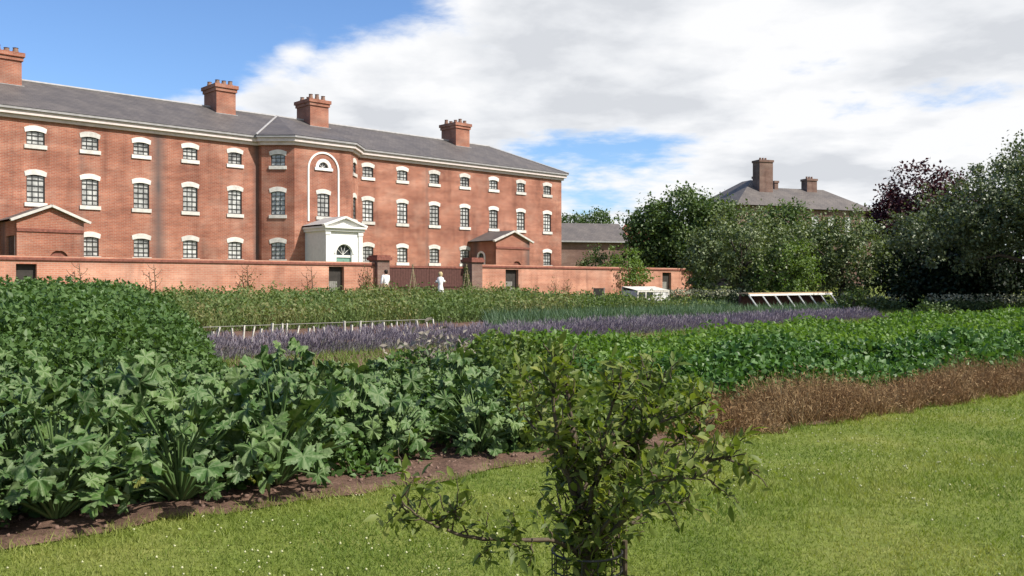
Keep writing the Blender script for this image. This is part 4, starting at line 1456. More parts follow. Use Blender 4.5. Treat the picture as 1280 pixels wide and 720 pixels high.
x, y = px(768, 92)
ob = empty('red_roofed_house', (x, y, 0.9), -0.25)
tag(ob, 'small house with red tiled roof half hidden behind the dark tree', 'house')
m = MB()
for a, b, u0 in (((0, 0), (5, 0), 0), ((5, 0), (5, 5), 8), ((5, 5), (0, 5), 15), ((0, 5), (0, 0), 25)):
    wall_face(m, a, b, -0.5, 5.0, [(1.0, 2.0, 2.8, 4.0)] if u0 == 0 else (), u0=u0)
m.build('wall', M['dark_brick'], ob)
MB().box(1.0, 2.0, 0.1, 0.14, 2.8, 4.0).build('window', M['dark_pane'], ob)
r = MB()
roof_face(r, [(-0.3, -0.3, 4.95), (5.3, -0.3, 4.95), (4.2, 2.5, 7.0), (0.8, 2.5, 7.0)])
roof_face(r, [(5.3, 5.3, 4.95), (-0.3, 5.3, 4.95), (0.8, 2.5, 7.0), (4.2, 2.5, 7.0)])
roof_face(r, [(-0.3, 5.3, 4.95), (-0.3, -0.3, 4.95), (0.8, 2.5, 7.0)])
roof_face(r, [(5.3, -0.3, 4.95), (5.3, 5.3, 4.95), (4.2, 2.5, 7.0)])
r.build('roof', M['tile'], ob)

# large house behind the trees: two roofs, two tall chimneys
Zh = 95
x, y = px(922, Zh)
hs = empty('large_house', (x, y, 2.1), 0.34)
tag(hs, 'large brown brick house with hipped slate roof and two tall chimneys behind the trees', 'house')
# main range runs back to the right, hipped cross wing at the front left
m = MB()
def boxwalls(m, x0, x1, y0, y1, z, hole_front=()):
    for a, b, u0, h in (((x0, y0), (x1, y0), 0, hole_front), ((x1, y0), (x1, y1), 8, ()), ((x1, y1), (x0, y1), 15, ()), ((x0, y1), (x0, y0), 25, ())):
        wall_face(m, a, b, -0.8, z, h, u0=u0)
boxwalls(m, 0.0, 8.0, 0, 10, 7.9, [(1.2, 2.2, 5.0, 6.8), (3.4, 4.4, 5.0, 6.8)])
w1 = m.build('wall', M['dark_brick'], hs)
for q in (1.2, 3.4):
    f = MB().box(q, q + 1, 0.1, 0.14, 5, 6.8).build('window', M['dark_pane'], hs)
    MB().box(q - 0.05, q + 1.05, -0.06, 0.08, 4.85, 4.998).build('sill', M['render'], f)
m = MB()
wr = [(1.2 + 2.3 * k, 2.2 + 2.3 * k, 5.4, 7.2) for k in range(5)]
m2 = MB()
for a, b, u0, h in (((8.003, 2.5), (20, 2.5), 0, wr), ((20, 2.5), (20, 10.5), 8, ()), ((20, 10.5), (8.003, 10.5), 15, ())):
    wall_face(m2, a, b, -0.8, 7.9, h, u0=u0)
m2.build('rear_wall', M['dark_brick'], hs)
for h in wr:
    f = MB().box(8 + h[0], 8 + h[1], 2.6, 2.64, h[2], h[3]).build('window', M['blind'], hs)
    MB().box(8 + h[0] + 0.47, 8 + h[0] + 0.53, 2.56, 2.598, h[2], h[3]).build('mullion', M['white'], f)
r = MB()
x0, x1, y0, y1 = -0.5, 8.5, -0.5, 10.5
roof_face(r, [(x0, y0, 7.9), (x1, y0, 7.9), (4.6, 4.2, 11.2)])
roof_face(r, [(x1, y0, 7.9), (x1, y1, 7.9), (4.6, 6, 11.2), (4.6, 4.2, 11.2)])
roof_face(r, [(x1, y1, 7.9), (x0, y1, 7.9), (4.6, 6, 11.2)])
roof_face(r, [(x0, y1, 7.9), (x0, y0, 7.9), (4.6, 4.2, 11.2), (4.6, 6, 11.2)])
r.build('roof', M['slate2'], hs)
r = MB()
roof_face(r, [(6.5, 2.1, 7.92), (20.5, 2.1, 7.92), (16.3, 6.5, 10.7), (6.5, 6.5, 10.7)])
roof_face(r, [(20.5, 10.9, 7.92), (6.5, 10.9, 7.92), (6.5, 6.5, 10.7), (16.3, 6.5, 10.7)])
roof_face(r, [(20.5, 2.1, 7.92), (20.5, 10.9, 7.92), (16.3, 6.5, 10.7)])
r.build('rear_roof', M['slate2'], hs)
for (cx, cy, wx, wy, z0, z1) in ((5.0, 2.6, 1.75, 1.3, 7.0, 13.2), (14.2, 6.4, 1.4, 1.1, 9.0, 11.9), (6.6, 6.2, 0.55, 0.55, 9.0, 11.9), (9.4, 6.4, 0.5, 0.5, 9.6, 11.5)):
    c = MB()
    for a, b, u0 in (((cx - wx / 2, cy - wy / 2), (cx + wx / 2, cy - wy / 2), 0), ((cx + wx / 2, cy - wy / 2), (cx + wx / 2, cy + wy / 2), 2), ((cx + wx / 2, cy + wy / 2), (cx - wx / 2, cy + wy / 2), 4), ((cx - wx / 2, cy + wy / 2), (cx - wx / 2, cy - wy / 2), 6)):
        wall_face(c, a, b, z0, z1 - 0.25, u0=u0)
    c.box(cx - wx / 2 - 0.08, cx + wx / 2 + 0.08, cy - wy / 2 - 0.08, cy + wy / 2 + 0.08, z1 - 0.247, z1)
    ch = c.build('chimney', M['dark_brick'], hs)
    if wx > 1:
        ch.rotation_euler = (0, 0, 0)
        for k in (-0.35, 0, 0.35):
            MB().tube([(cx + k, cy, z1), (cx + k, cy, z1 + 0.3)], [0.13, 0.11], 8).build('chimney_pot', M['pot'], ch)

# ------------------------------------------------------------------ trees
M['dark_tree'] = leafmat('dark_tree_leaf', [(0.030, 0.060, 0.017), (0.066, 0.108, 0.030), (0.125, 0.168, 0.048)], trans=0.22, rough=0.5, nscale=0.5, nmix=0.45)
M['apple'] = leafmat('apple_leaf', [(0.052, 0.080, 0.028), (0.108, 0.142, 0.054), (0.21, 0.245, 0.115)], trans=0.22, rough=0.5, spec=0.4, nscale=0.7, nmix=0.4)
M['copper'] = leafmat('copper_leaf', [(0.024, 0.008, 0.012), (0.048, 0.014, 0.020), (0.080, 0.026, 0.032)], trans=0.2, rough=0.5, tcol=(1.6, 0.7, 0.7))
M['bright'] = leafmat('bright_leaf', [(0.06, 0.11, 0.025), (0.105, 0.165, 0.035), (0.15, 0.21, 0.05)], trans=0.3, nscale=0.6)
M['grey_leaf'] = leafmat('grey_green_leaf', [(0.042, 0.062, 0.026), (0.080, 0.105, 0.045), (0.15, 0.175, 0.09)], trans=0.2, rough=0.45, spec=0.45, nscale=0.6, nmix=0.4)
M['shade_leaf'] = leafmat('dark_shade_leaf', [(0.010, 0.019, 0.009), (0.017, 0.030, 0.012), (0.028, 0.045, 0.016)], trans=0.12, nscale=0.7)  # deep shade under the trees put into near-black leaf colours


def tree(name, label, cat, xpix, Z, blobs, mat, ncl, lpc, size, trunk=(1.6, 0.18), bark='bark', spread=0.42, group=None, spiky=0.0, extra_limbs=(), limbs=9, seed=0, fill=0.35):
    """blobs: ellipsoids (dx, dy, z, rx, ry, rz) relative to the trunk foot"""
    global rng
    keep = rng; rng = np.random.default_rng(100 + seed)
    x, y = px(xpix, Z)
    t = empty(name, (x, y, gz(x, y)))
    tag(t, label, cat, group)
    vol = np.array([b[3] * b[4] + b[3] * b[5] + b[4] * b[5] for b in blobs]); pick = rng.choice(len(blobs), ncl, p=vol / vol.sum())
    B = np.array(blobs, float)[pick]
    d = rdir(ncl)
    ph = rng.uniform(0, 6.28, 6)
    wob = 1 + 0.16 * np.sin(d[:, 0] * 5 + ph[0]) + 0.14 * np.sin(d[:, 2] * 6 + ph[1]) + 0.12 * np.sin(d[:, 1] * 7 + d[:, 0] * 4 + ph[2])
    rr = np.where(rng.random(ncl) < fill, rng.random(ncl) ** 0.5, rng.uniform(0.78, 1.08, ncl)) * wob
    cc = B[:, :3] + d * B[:, 3:] * rr[:, None]
    cc[:, 2] = np.maximum(cc[:, 2], 0.25)
    cs = spread * rng.uniform(0.55, 1.3, ncl)
    n = ncl * lpc
    ci = np.repeat(np.arange(ncl), lpc)
    off = rng.normal(0, 0.55, (n, 3)) * cs[ci][:, None] * np.array([1, 1, 0.7])
    if spiky:
        q = rng.random(n)[:, None]
        upv = unit(d[ci] + np.array([0, 0, 0.9]))
        off = off * (1 - 0.45 * spiky) + upv * q * cs[ci][:, None] * spiky * 1.9
    pos = cc[ci] + off
    pos[:, 2] = np.maximum(pos[:, 2], 0.1)
    sz = rng.uniform(size[0], size[1], n)
    V, Fc = leaves_at(pos, sz, up=0.35, width=1.1, droop=0.25, out=d[ci], outk=0.7)
    link('crown', npmesh('crown', V, Fc), M[mat], t)
    m = MB()
    ht, r0 = trunk
    bz = np.average(B[:, 2]); bx = np.average(B[:, 0]); by = np.average(B[:, 1])
    top = np.array([bx, by, bz])
    fork = np.array([bx * 0.25, by * 0.25, ht])
    m.tube([(0, 0, -0.1), (0.03, 0, ht * 0.4), fork, (fork + top) / 2, top], [r0 * 1.25, r0, r0 * 0.85, r0 * 0.55, r0 * 0.25], 9)
    for k in rng.choice(ncl, min(limbs, ncl), replace=False):
        e = cc[k]
        s_ = fork + (top - fork) * rng.uniform(0, 0.7)
        mid = (s_ + e) / 2 + np.array([0, 0, 0.12 * np.linalg.norm(e - s_)])
        m.tube([s_, mid, e], [r0 * 0.45, r0 * 0.28, r0 * 0.08], 6)
    m.build('trunk', M[bark], t, smooth=True)
    for pts, rad in extra_limbs:
        m = MB().tube(pts, rad, 8)
        m.build('limb', M['pale_bark'], t, smooth=True)
    rng = keep
    return t


# far trees beyond the roofs
tree('distant_tree', 'rounded distant tree above the grey slate roof, nearer the red roof', 'tree', 748, 140, [(0, 0, 9.0, 2.8, 2.5, 3.4)], 'dark_tree', 120, 26, (0.3, 0.5), (4, 0.3), spread=0.9, seed=1, group='distant trees over the outbuilding')
tree('distant_tree', 'low rounded distant tree above the middle of the grey slate roof', 'tree', 724, 145, [(0, 0, 8.6, 3.2, 2.5, 3.0)], 'dark_tree', 120, 26, (0.3, 0.5), (4, 0.3), spread=0.9, seed=2, group='distant trees over the outbuilding')
tree('distant_tree', 'lowest distant tree touching the corner of the long brick building', 'tree', 700, 150, [(0, 0, 8.0, 3.2, 2.5, 2.8)], 'dark_tree', 110, 26, (0.3, 0.5), (4, 0.3), spread=0.9, seed=3, group='distant trees over the outbuilding')
# behind the wall
tree('broad_tree', 'broad dark green tree behind the right end of the brick wall', 'tree', 852, 66, [(0, 0, 4.9, 3.2, 2.6, 2.9), (-2.3, 0, 4.2, 1.9, 1.8, 2.4), (2.4, 0, 4.7, 1.9, 1.8, 2.5), (0, 0, 2.4, 3.4, 2, 1.9)], 'dark_tree', 760, 36, (0.18, 0.32), (2.2, 0.22), spread=0.62, seed=4)
tree('bright_shrub', 'bright green rounded shrub behind the wall below the slate roofed outbuilding', 'shrub', 778, 60, [(0, 0, 1.7, 1.6, 1.3, 1.45)], 'bright', 110, 30, (0.12, 0.22), (0.8, 0.07), spread=0.45, seed=5)
tree('dark_shrub', 'small dark shrub behind the wall at the brick outbuilding', 'shrub', 748, 68, [(0, 0, 1.8, 1.5, 1.2, 1.5)], 'dark_tree', 80, 26, (0.14, 0.24), (0.8, 0.07), spread=0.5, seed=6)
tree('broad_tree', 'darker tree in front of the large house chimney', 'tree', 976, 64, [(0, 0, 3.6, 3.4, 2.4, 2.4), (0.4, 0, 5.0, 1.3, 1.4, 1.9), (0, 0, 2.2, 3.4, 2, 1.8)], 'dark_tree', 560, 34, (0.16, 0.30), (2.0, 0.2), spread=0.6, seed=7)
# old apple trees in front
tree('apple_tree', 'grey green old apple tree with dark trunk by the wall end', 'apple tree', 926, 45, [(0, 0, 3.1, 2.2, 1.9, 1.5), (-1.5, 0, 2.2, 1.3, 1.3, 1.4), (1.4, 0, 2.0, 1.4, 1.3, 1.3)], 'apple', 360, 38, (0.10, 0.20), (1.2, 0.24), spread=0.46, seed=8, spiky=0.8, fill=0.25)
tree('apple_tree', 'grey green old apple tree behind the strutted bench', 'apple tree', 1052, 46, [(0, 0, 2.9, 2.1, 1.8, 1.7), (-0.8, 0, 3.0, 1.4, 1.5, 1.2), (0.9, 0, 2.0, 1.6, 1.4, 1.5), (-0.6, 0, 1.5, 1.5, 1.2, 1.2)], 'apple', 410, 38, (0.10, 0.20), (1.0, 0.2), spread=0.46, seed=9, spiky=0.8, fill=0.25)
tree('apple_tree', 'light olive young apple tree between the two larger apple trees', 'apple tree', 985, 44, [(0, 0, 1.9, 1.5, 1.3, 1.2)], 'bright', 150, 28, (0.10, 0.17), (0.8, 0.1), spread=0.38, seed=10, spiky=0.4)
tree('copper_beech', 'dark purple leaved tree rising beside the large house', 'tree', 1142, 57, [(0, 0, 5.9, 2.4, 2, 2.3), (-1.5, 0, 5.2, 1.4, 1.4, 1.8), (2.2, 0, 5.9, 2.2, 1.4, 2.2), (0, 0, 3.2, 2.8, 2, 2.4)], 'copper', 620, 34, (0.16, 0.28), (2.0, 0.2), spread=0.55, seed=11)
# big tree at the right edge; crown blob out of view added to cast shade
big = tree('spreading_tree', 'tall spreading grey green tree with loose upright sprays and a pale bare limb', 'tree', 1316, 40, [(-1.15, 0, 5.3, 2.9, 2.3, 2.3), (-2.65, 0, 4.6, 1.9, 2, 1.9), (0.05, 0, 5.9, 2.5, 2, 2.4), (-4.05, 0.2, 4.1, 2.2, 1.8, 1.3), (-5.35, 0, 3.7, 1.7, 1.6, 1.1), (-0.95, 0.6, 4.7, 2.6, 1.8, 1.2), (2.15, -1.6, 4.8, 2.4, 2.2, 2.0), (-0.45, -2.2, 4.9, 2.2, 1.4, 1.3)], 'grey_leaf', 1150, 32, (0.10, 0.20), (1.9, 0.28), spread=0.5, seed=12, spiky=0.75,
           extra_limbs=[([(0.0, -0.2, 1.9), (-1.0, -1.3, 3.1), (-1.7, -2.2, 2.9), (-2.3, -2.7, 2.25)], [0.14, 0.10, 0.075, 0.04]), ([(-1.0, -1.3, 3.1), (-1.4, -2.2, 3.4), (-1.5, -2.6, 3.3)], [0.08, 0.05, 0.03])])
tree('shade_fill_shrub', 'low added shrub coloured nearly black for the deep shade below the purple tree', 'shrub', 1150, 45, [(0, 0, 1.7, 2.2, 1.2, 2.1), (1.8, 0, 1.7, 2.2, 1.2, 2.2)], 'shade_leaf', 420, 30, (0.15, 0.26), (0.6, 0.08), spread=0.5, seed=13)  # both shrubs added as a dark backdrop filling the shade
tree('shade_fill_shrub', 'added shrub coloured nearly black for the deep shade under the tall spreading tree', 'shrub', 1262, 44, [(0, 0, 1.8, 2.8, 1.2, 2.3), (-1.8, 0, 1.8, 2.0, 1.2, 2.2), (2.6, 0, 1.8, 2.0, 1.2, 2.3)], 'shade_leaf', 520, 30, (0.15, 0.26), (0.6, 0.08), spread=0.5, seed=14)
tree('bright_tree', 'mid green rounded tree before the purple tree', 'tree', 1180, 52, [(0, 0, 3.6, 2.2, 1.8, 1.7), (-1.0, 0, 2.8, 1.6, 1.4, 1.4)], 'dark_tree', 240, 32, (0.13, 0.24), (1.6, 0.15), spread=0.5, seed=15)
# wood beyond everything on the right
n = 15000
xx = rng.uniform(-5, 120, n); yy = 135 + rng.normal(0, 4, n) - 0.25 * xx
hh = 5.5 + 1.6 * fbm(xx * 0.08, yy * 0, 51)
pos = np.stack([xx, yy, 0.9 + hh * rng.random(n) ** 0.7], -1)
V, Fc = leaves_at(pos, rng.uniform(0.5, 0.9, n), up=0.35, width=1.2)
o = stuff('distant_wood', V, Fc, M['dark_tree'])
tag(o, 'distant dark wood closing the view behind the houses and garden trees', 'wood')
# low flowering border under the trees
M['pale_flower'] = leafmat('pale_flower', [(0.20, 0.22, 0.13), (0.33, 0.33, 0.22), (0.48, 0.46, 0.34)], trans=0.2, tcol=(1, 1, 0.9))
M['border_leaf'] = leafmat('border_leaf', [(0.05, 0.085, 0.03), (0.09, 0.13, 0.05), (0.14, 0.18, 0.08)], trans=0.2)


def border(xa, xb, Z, w, h, nl, nf, lab):
    x0, x1 = px(xa, Z)[0], px(xb, Z)[0]
    n = nl
    X_ = rng.uniform(x0, x1, n); Y_ = Z + rng.normal(0, w, n)
    hh = h * (0.75 + 0.25 * fbm(X_ * 1.5, Y_, 41))
    zz = np.array([gz(a, b) for a, b in zip(X_, Y_)]) + hh * rng.random(n) ** 0.6
    V, Fc = leaves_at(np.stack([X_, Y_, zz], -1), rng.uniform(0.08, 0.16, n), up=0.3)
    o = stuff('border_plants', V, Fc, M['border_leaf']); tag(o, lab + ' leaves', 'plants')
    n = nf
    X_ = rng.uniform(x0, x1, n); Y_ = Z - abs(rng.normal(0, w, n))
    zz = np.array([gz(a, b) for a, b in zip(X_, Y_)]) + h * rng.uniform(0.75, 1.1, n)
    V, Fc = leaves_at(np.stack([X_, Y_, zz], -1), rng.uniform(0.07, 0.14, n), up=0.5, width=1.4)
    o = stuff('border_flowers', V, Fc, M['pale_flower']); tag(o, lab + ' pale flowers', 'flowers')


border(838, 922, 44, 0.4, 0.85, 2500, 700, 'low border by the trunk of the apple tree')
border(1050, 1130, 43, 0.4, 0.8, 2000, 200, 'low border in front of the dark shade')
border(1155, 1330, 42, 0.5, 0.9, 4000, 700, 'low border below the spreading tree')
tree('leafy_clump', 'dark leafy clump at the foot of the apple trunk', 'shrub', 924, 41, [(0, 0, 0.6, 0.4, 0.3, 0.6)], 'shade_leaf', 30, 24, (0.08, 0.15), (0.4, 0.04), spread=0.25, seed=16, limbs=3)
tree('leafy_clump', 'dark leafy clump just past the end of the strutted bench', 'shrub', 1066, 40, [(0, 0, 0.6, 0.5, 0.3, 0.5)], 'dark_tree', 30, 24, (0.08, 0.15), (0.4, 0.04), spread=0.25, seed=17, limbs=3)
tree('leafy_clump', 'dark green clump in the light grass past the lavender row', 'shrub', 1165, 36, [(0, 0, 0.35, 0.8, 0.4, 0.35)], 'dark_tree', 36, 24, (0.08, 0.15), (0.3, 0.04), spread=0.25, seed=18, limbs=3)

# ------------------------------------------------------------------ young tree in its wire guard
Zt = 3.6
tx, ty = px(733, Zt)
sap = empty('young_fruit_tree', (tx, ty, 0))
tag(sap, 'young fruit tree with twiggy branches growing out of a wire guard on the lawn', 'fruit tree')


def P(xp, yp, dz=0.0):
    """point of the young tree; dz is how far it stands behind the trunk"""
    Z = Zt + dz
    X_, Y_ = px(xp, Z)
    return np.array([X_ - tx, Y_ - ty, EYE - (yp - 354.0) / F * Z])


br = MB()
M['sap_leaf'] = leafmat('young_tree_leaf', [(0.048, 0.080, 0.016), (0.120, 0.155, 0.032), (0.25, 0.265, 0.075)], trans=0.35, rough=0.5, spec=0.25, nscale=5.0, nmix=0.4)
lp, ld = [], []


def branch(pts, r0, r1, nleaf, start=0.15, spread=0.035):
    pts = np.array(pts)
    # smooth subdivision
    q = np.linspace(0, len(pts) - 1, (len(pts) - 1) * 5 + 1)
    C = np.stack([np.interp(q, range(len(pts)), pts[:, k]) for k in range(3)], -1)
    for _ in range(3): C[1:-1] = (C[:-2] + 2 * C[1:-1] + C[2:]) / 4
    C += rng.normal(0, 0.003, C.shape) * (np.arange(len(C)) > 0)[:, None]
    br.tube(C, np.linspace(r0, r1, len(C)), 6)
    f = start + (1 - start) * rng.random(nleaf)
    i = f * (len(C) - 1); i0 = np.minimum(i.astype(int), len(C) - 2); fr = (i - i0)[:, None]
    c = C[i0] * (1 - fr) + C[i0 + 1] * fr
    tdir = unit(C[i0 + 1] - C[i0])
    side = unit(np.cross(tdir, rdir(nleaf)))
    lp.append(c + side * 0.004 + rng.normal(0, spread, (nleaf, 3)) * 0.6)
    ld.append(side + tdir * 0.7)
    return C


def twigs(C, k, ln, nl, updir=0.6, s0=0.3):
    for _ in range(k):
        i = rng.integers(int(len(C) * s0), len(C) - 1)
        d = unit(C[min(i + 1, len(C) - 1)] - C[i - 1]) * 0.5 + rdir(1)[0] * 0.8 + np.array([0, 0, updir])
        d = d / np.linalg.norm(d)
        L = ln * rng.uniform(0.5, 1.2)
        branch([C[i], C[i] + d * L * 0.5 + rng.normal(0, 0.01, 3), C[i] + d * L + np.array([0, 0, 0.02])], 0.004, 0.0018, nl, 0.1, 0.02)


trunk = branch([P(735, 848), P(733, 740), P(729, 660), P(722, 590), P(716, 540)], 0.034, 0.014, 100, 0.25, 0.07)
L1 = branch([P(725, 640), P(702, 570, -0.05), P(690, 505, -0.06), P(694, 440, -0.05)], 0.014, 0.004, 150)
L2 = branch([P(718, 560), P(712, 500, 0.1), P(706, 452, 0.12)], 0.011, 0.003, 110)
L3 = branch([P(729, 660), P(752, 580, -0.1), P(760, 520, -0.15), P(775, 480, -0.2)], 0.013, 0.003, 130)
L4 = branch([P(731, 690), P(775, 610, 0.12), P(815, 530, 0.2), P(832, 462, 0.25)], 0.014, 0.003, 150)
L5 = branch([P(732, 700), P(790, 640, -0.15), P(850, 590, -0.25), P(905, 570, -0.3), P(952, 590, -0.32)], 0.013, 0.003, 110)
L6 = branch([P(733, 705), P(780, 660, 0.25), P(830, 625, 0.35), P(880, 640, 0.4)], 0.012, 0.003, 55)
L7 = branch([P(731, 700), P(690, 672, -0.1), P(613, 678, -0.25), P(560, 664, -0.3), P(528, 650, -0.33), P(492, 618, -0.36)], 0.011, 0.003, 16, 0.25)
L8 = branch([P(722, 600), P(690, 560, 0.2), P(655, 520, 0.3), P(640, 500, 0.35)], 0.009, 0.002, 28)
L9 = branch([P(731, 670), P(745, 600, 0.2), P(790, 540, 0.1), P(850, 520, 0.05), P(880, 500, 0)], 0.010, 0.002, 110)
L10 = branch([P(731, 690), P(770, 640, -0.2), P(810, 600, -0.35), P(880, 600, -0.4)], 0.009, 0.002, 80)
L11 = branch([P(724, 620), P(760, 560, 0.2), P(800, 500, 0.3), P(812, 470, 0.32)], 0.010, 0.002, 110)
L12 = branch([P(730, 680), P(800, 600, 0.05), P(850, 550, 0.1), P(893, 520, 0.1)], 0.010, 0.002, 110)
L13 = branch([P(722, 610), P(700, 560, 0.15), P(672, 520, 0.2), P(662, 470, 0.25)], 0.008, 0.002, 60)
for C, k, ln, nl, s0 in ((L11, 12, 0.13, 13, 0.25), (L12, 12, 0.12, 13, 0.3), (L13, 8, 0.10, 11, 0.3), (trunk, 16, 0.13, 17, 0.3), (L1, 14, 0.11, 13, 0.25), (L2, 10, 0.10, 12, 0.2), (L3, 14, 0.12, 13, 0.3), (L4, 18, 0.14, 14, 0.25), (L5, 15, 0.12, 12, 0.3), (L6, 12, 0.12, 11, 0.3), (L8, 6, 0.08, 9, 0.4), (L9, 16, 0.13, 14, 0.25), (L10, 12, 0.11, 12, 0.35)):
    twigs(C, k, ln, nl, s0=s0)
# sprays on the low left branch
for xp, yp, xe, ye, nl in ((640, 676, 642, 640, 24), (640, 676, 655, 700, 20), (613, 678, 598, 700, 8), (565, 664, 572, 592, 16), (545, 655, 590, 622, 16), (528, 650, 498, 650, 20), (510, 632, 497, 560, 18), (500, 625, 515, 668, 18), (492, 618, 482, 640, 8), (560, 664, 545, 610, 7)):
    branch([P(xp, yp, -0.28), P((xp + xe) / 2 + 3, (yp + ye) / 2, -0.29), P(xe, ye, -0.30)], 0.004, 0.0015, nl, 0.2, 0.025)
for xp, yp, xe, ye, nl in ((650, 674, 635, 650, 22), (645, 676, 628, 690, 20), (535, 655, 560, 640, 16), (505, 632, 480, 655, 18), (520, 645, 530, 600, 16), (500, 625, 520, 590, 16), (575, 668, 600, 650, 14), (610, 678, 590, 705, 12), (690, 672, 670, 640, 14), (665, 674, 660, 710, 16), (600, 676, 610, 640, 12), (585, 670, 560, 630, 16), (550, 658, 520, 610, 14), (905, 570, 935, 540, 16), (930, 580, 960, 610, 14), (900, 575, 885, 620, 16), (870, 590, 905, 615, 14), (880, 600, 925, 630, 14), (850, 590, 880, 545, 14), (830, 625, 850, 665, 14)):
    branch([P(xp, yp, -0.28), P((xp + xe) / 2 + 3, (yp + ye) / 2, -0.29), P(xe, ye, -0.30)], 0.004, 0.0015, nl, 0.2, 0.03)
# dense growth inside and just above the guard
for k in range(95):
    a = rng.uniform(0, 2 * PI); yb = rng.uniform(560, 735); b = P(rng.uniform(706 - (735 - yb) * 0.06, 766 + (735 - yb) * 0.12), yb, rng.uniform(-0.12, 0.14))
    branch([b, b + np.array([0.05 * math.cos(a), 0.05 * math.sin(a), 0.05]), b + np.array([0.10 * math.cos(a), 0.10 * math.sin(a), 0.09])], 0.004, 0.0015, 13, 0.1, 0.03)
br.build('trunk', M['twig'], sap, smooth=True)
pos = np.concatenate(lp); dr = np.concatenate(ld); n = len(pos)
SLV = [(0, 0, 0), (-0.16, 0.22, 0.03), (0, 0.25, 0), (0.16, 0.22, 0.03), (-0.22, 0.52, 0.03), (0, 0.55, -0.03), (0.22, 0.52, 0.03), (-0.12, 0.80, -0.04), (0, 0.82, -0.09), (0.12, 0.80, -0.04), (0, 1.04, -0.17)]
SLF = [(0, 2, 1, 1), (0, 3, 2, 2)]
SLQ = [(1, 2, 5, 4), (2, 3, 6, 5), (4, 5, 8, 7), (5, 6, 9, 8), (7, 8, 10, 7), (8, 9, 10, 8)]
quads = [(0, 2, 5, 1), (0, 3, 5, 2), (1, 5, 8, 4), (5, 3, 6, 8), (4, 8, 10, 7), (8, 6, 9, 10)]
ax = dr + rng.normal(0, 0.35, (n, 3)) + np.array([0, 0, -0.1])
R = frames(ax, rdir(n) * 0.7 + np.array([0, 0, 1.0]))
keep_ = (rng.random(n) < np.where((pos[:, 2] > 0.75) & (pos[:, 0] > -0.25), 0.55, 0.78))
pos, ax, R = pos[keep_], ax[keep_], R[keep_]; n = len(pos)
s = rng.uniform(0.032, 0.072, n)
V, Fc = scatter(SLV, quads, pos, R, s)
link('crown', npmesh('crown', V, Fc), M['sap_leaf'], sap)

guard = empty('wire_guard', (tx + 0.003, ty, 0))
tag(guard, 'round dark wire mesh guard standing around the young fruit tree', 'tree guard')
gm = MB()
gr = 0.142
for z in np.linspace(0.02, 0.512, 8):
    gm.tube([(gr * math.cos(a), gr * math.sin(a), z) for a in np.linspace(0, 2 * PI, 29)], 0.0032 if z < 0.5 else 0.005, 5)
for k in range(14):
    a = 2 * PI * k / 14
    gm.tube([(gr * math.cos(a), gr * math.sin(a), 0), (gr * math.cos(a), gr * math.sin(a), 0.515)], 0.0028, 5)
gm.build('mesh', M['wire'], guard)
st = MB().tube([(0.155, 0.01, 0), (0.155, 0.01, 0.55)], 0.011, 8)
st.build('stake', M['twig'], guard)

# ------------------------------------------------------------------ sky, sun, camera
SUN_EL = math.radians(48)
sd = np.array([0.91, -0.41]); sd /= np.hypot(*sd)
SUN_AZ = math.atan2(sd[0], sd[1])                 # clockwise from +Y
w = bpy.data.worlds.new('World'); SC.world = w
w.use_nodes = True
nt = w.node_tree
bg = nt.nodes['Background']
sky = nd(nt, 'ShaderNodeTexSky')
sky.sky_type = 'NISHITA'
sky.sun_disc = False
sky.sun_elevation = SUN_EL
sky.sun_rotation = SUN_AZ
sky.air_density = 1.0; sky.dust_density = 0.6; sky.ozone_density = 2.0
tc = nd(nt, 'ShaderNodeTexCoord')
sep = nd(nt, 'ShaderNodeSeparateXYZ')
nt.links.new(tc.outputs['Generated'], sep.inputs[0])
dx, dy, dz = sep.outputs
den = math_(nt, 'ADD', math_(nt, 'MAXIMUM', dz, 0.0), 0.16)
cx = math_(nt, 'DIVIDE', dx, den); cy = math_(nt, 'DIVIDE', dy, den)
cmb = nd(nt, 'ShaderNodeCombineXYZ')
nt.links.new(cx, cmb.inputs[0]); nt.links.new(cy, cmb.inputs[1])
cmb.inputs[2].default_value = 3.7


def noise(scale, detail, rough, dist=0.0, offs=(0, 0, 0), vec=None):
    mp = nd(nt, 'ShaderNodeMapping'); mp.inputs['Location'].default_value = offs
    nt.links.new(vec or cmb.outputs[0], mp.inputs['Vector'])
    n = nd(nt, 'ShaderNodeTexNoise', Scale=scale, Detail=detail, Roughness=rough, Distortion=dist)
    nt.links.new(mp.outputs[0], n.inputs['Vector'])
    return n.outputs['Fac']


az = math_(nt, 'ARCTAN2', dx, dy)
el = math_(nt, 'ARCSINE', dz)
# coverage: open blue towards the left, cloud bank from there on to the right
edge = math_(nt, 'SUBTRACT', az, math_(nt, 'ADD', math_(nt, 'MULTIPLY', el, 1.15), -0.485))
bank = nd(nt, 'ShaderNodeMapRange'); bank.inputs[1].default_value = -0.22; bank.inputs[2].default_value = 0.13; bank.inputs[3].default_value = -0.34; bank.inputs[4].default_value = 0.20
nt.links.new(edge, bank.inputs[0])
n1 = noise(1.15, 9.0, 0.56, 0.25, (2.2, 0.6, 0))
n1b = noise(7.0, 6.0, 0.6, 0.2, (5.0, 2.0, 0))
cov = math_(nt, 'ADD', math_(nt, 'ADD', n1, math_(nt, 'MULTIPLY', math_(nt, 'SUBTRACT', n1b, 0.5), 0.26)), bank.outputs[0])


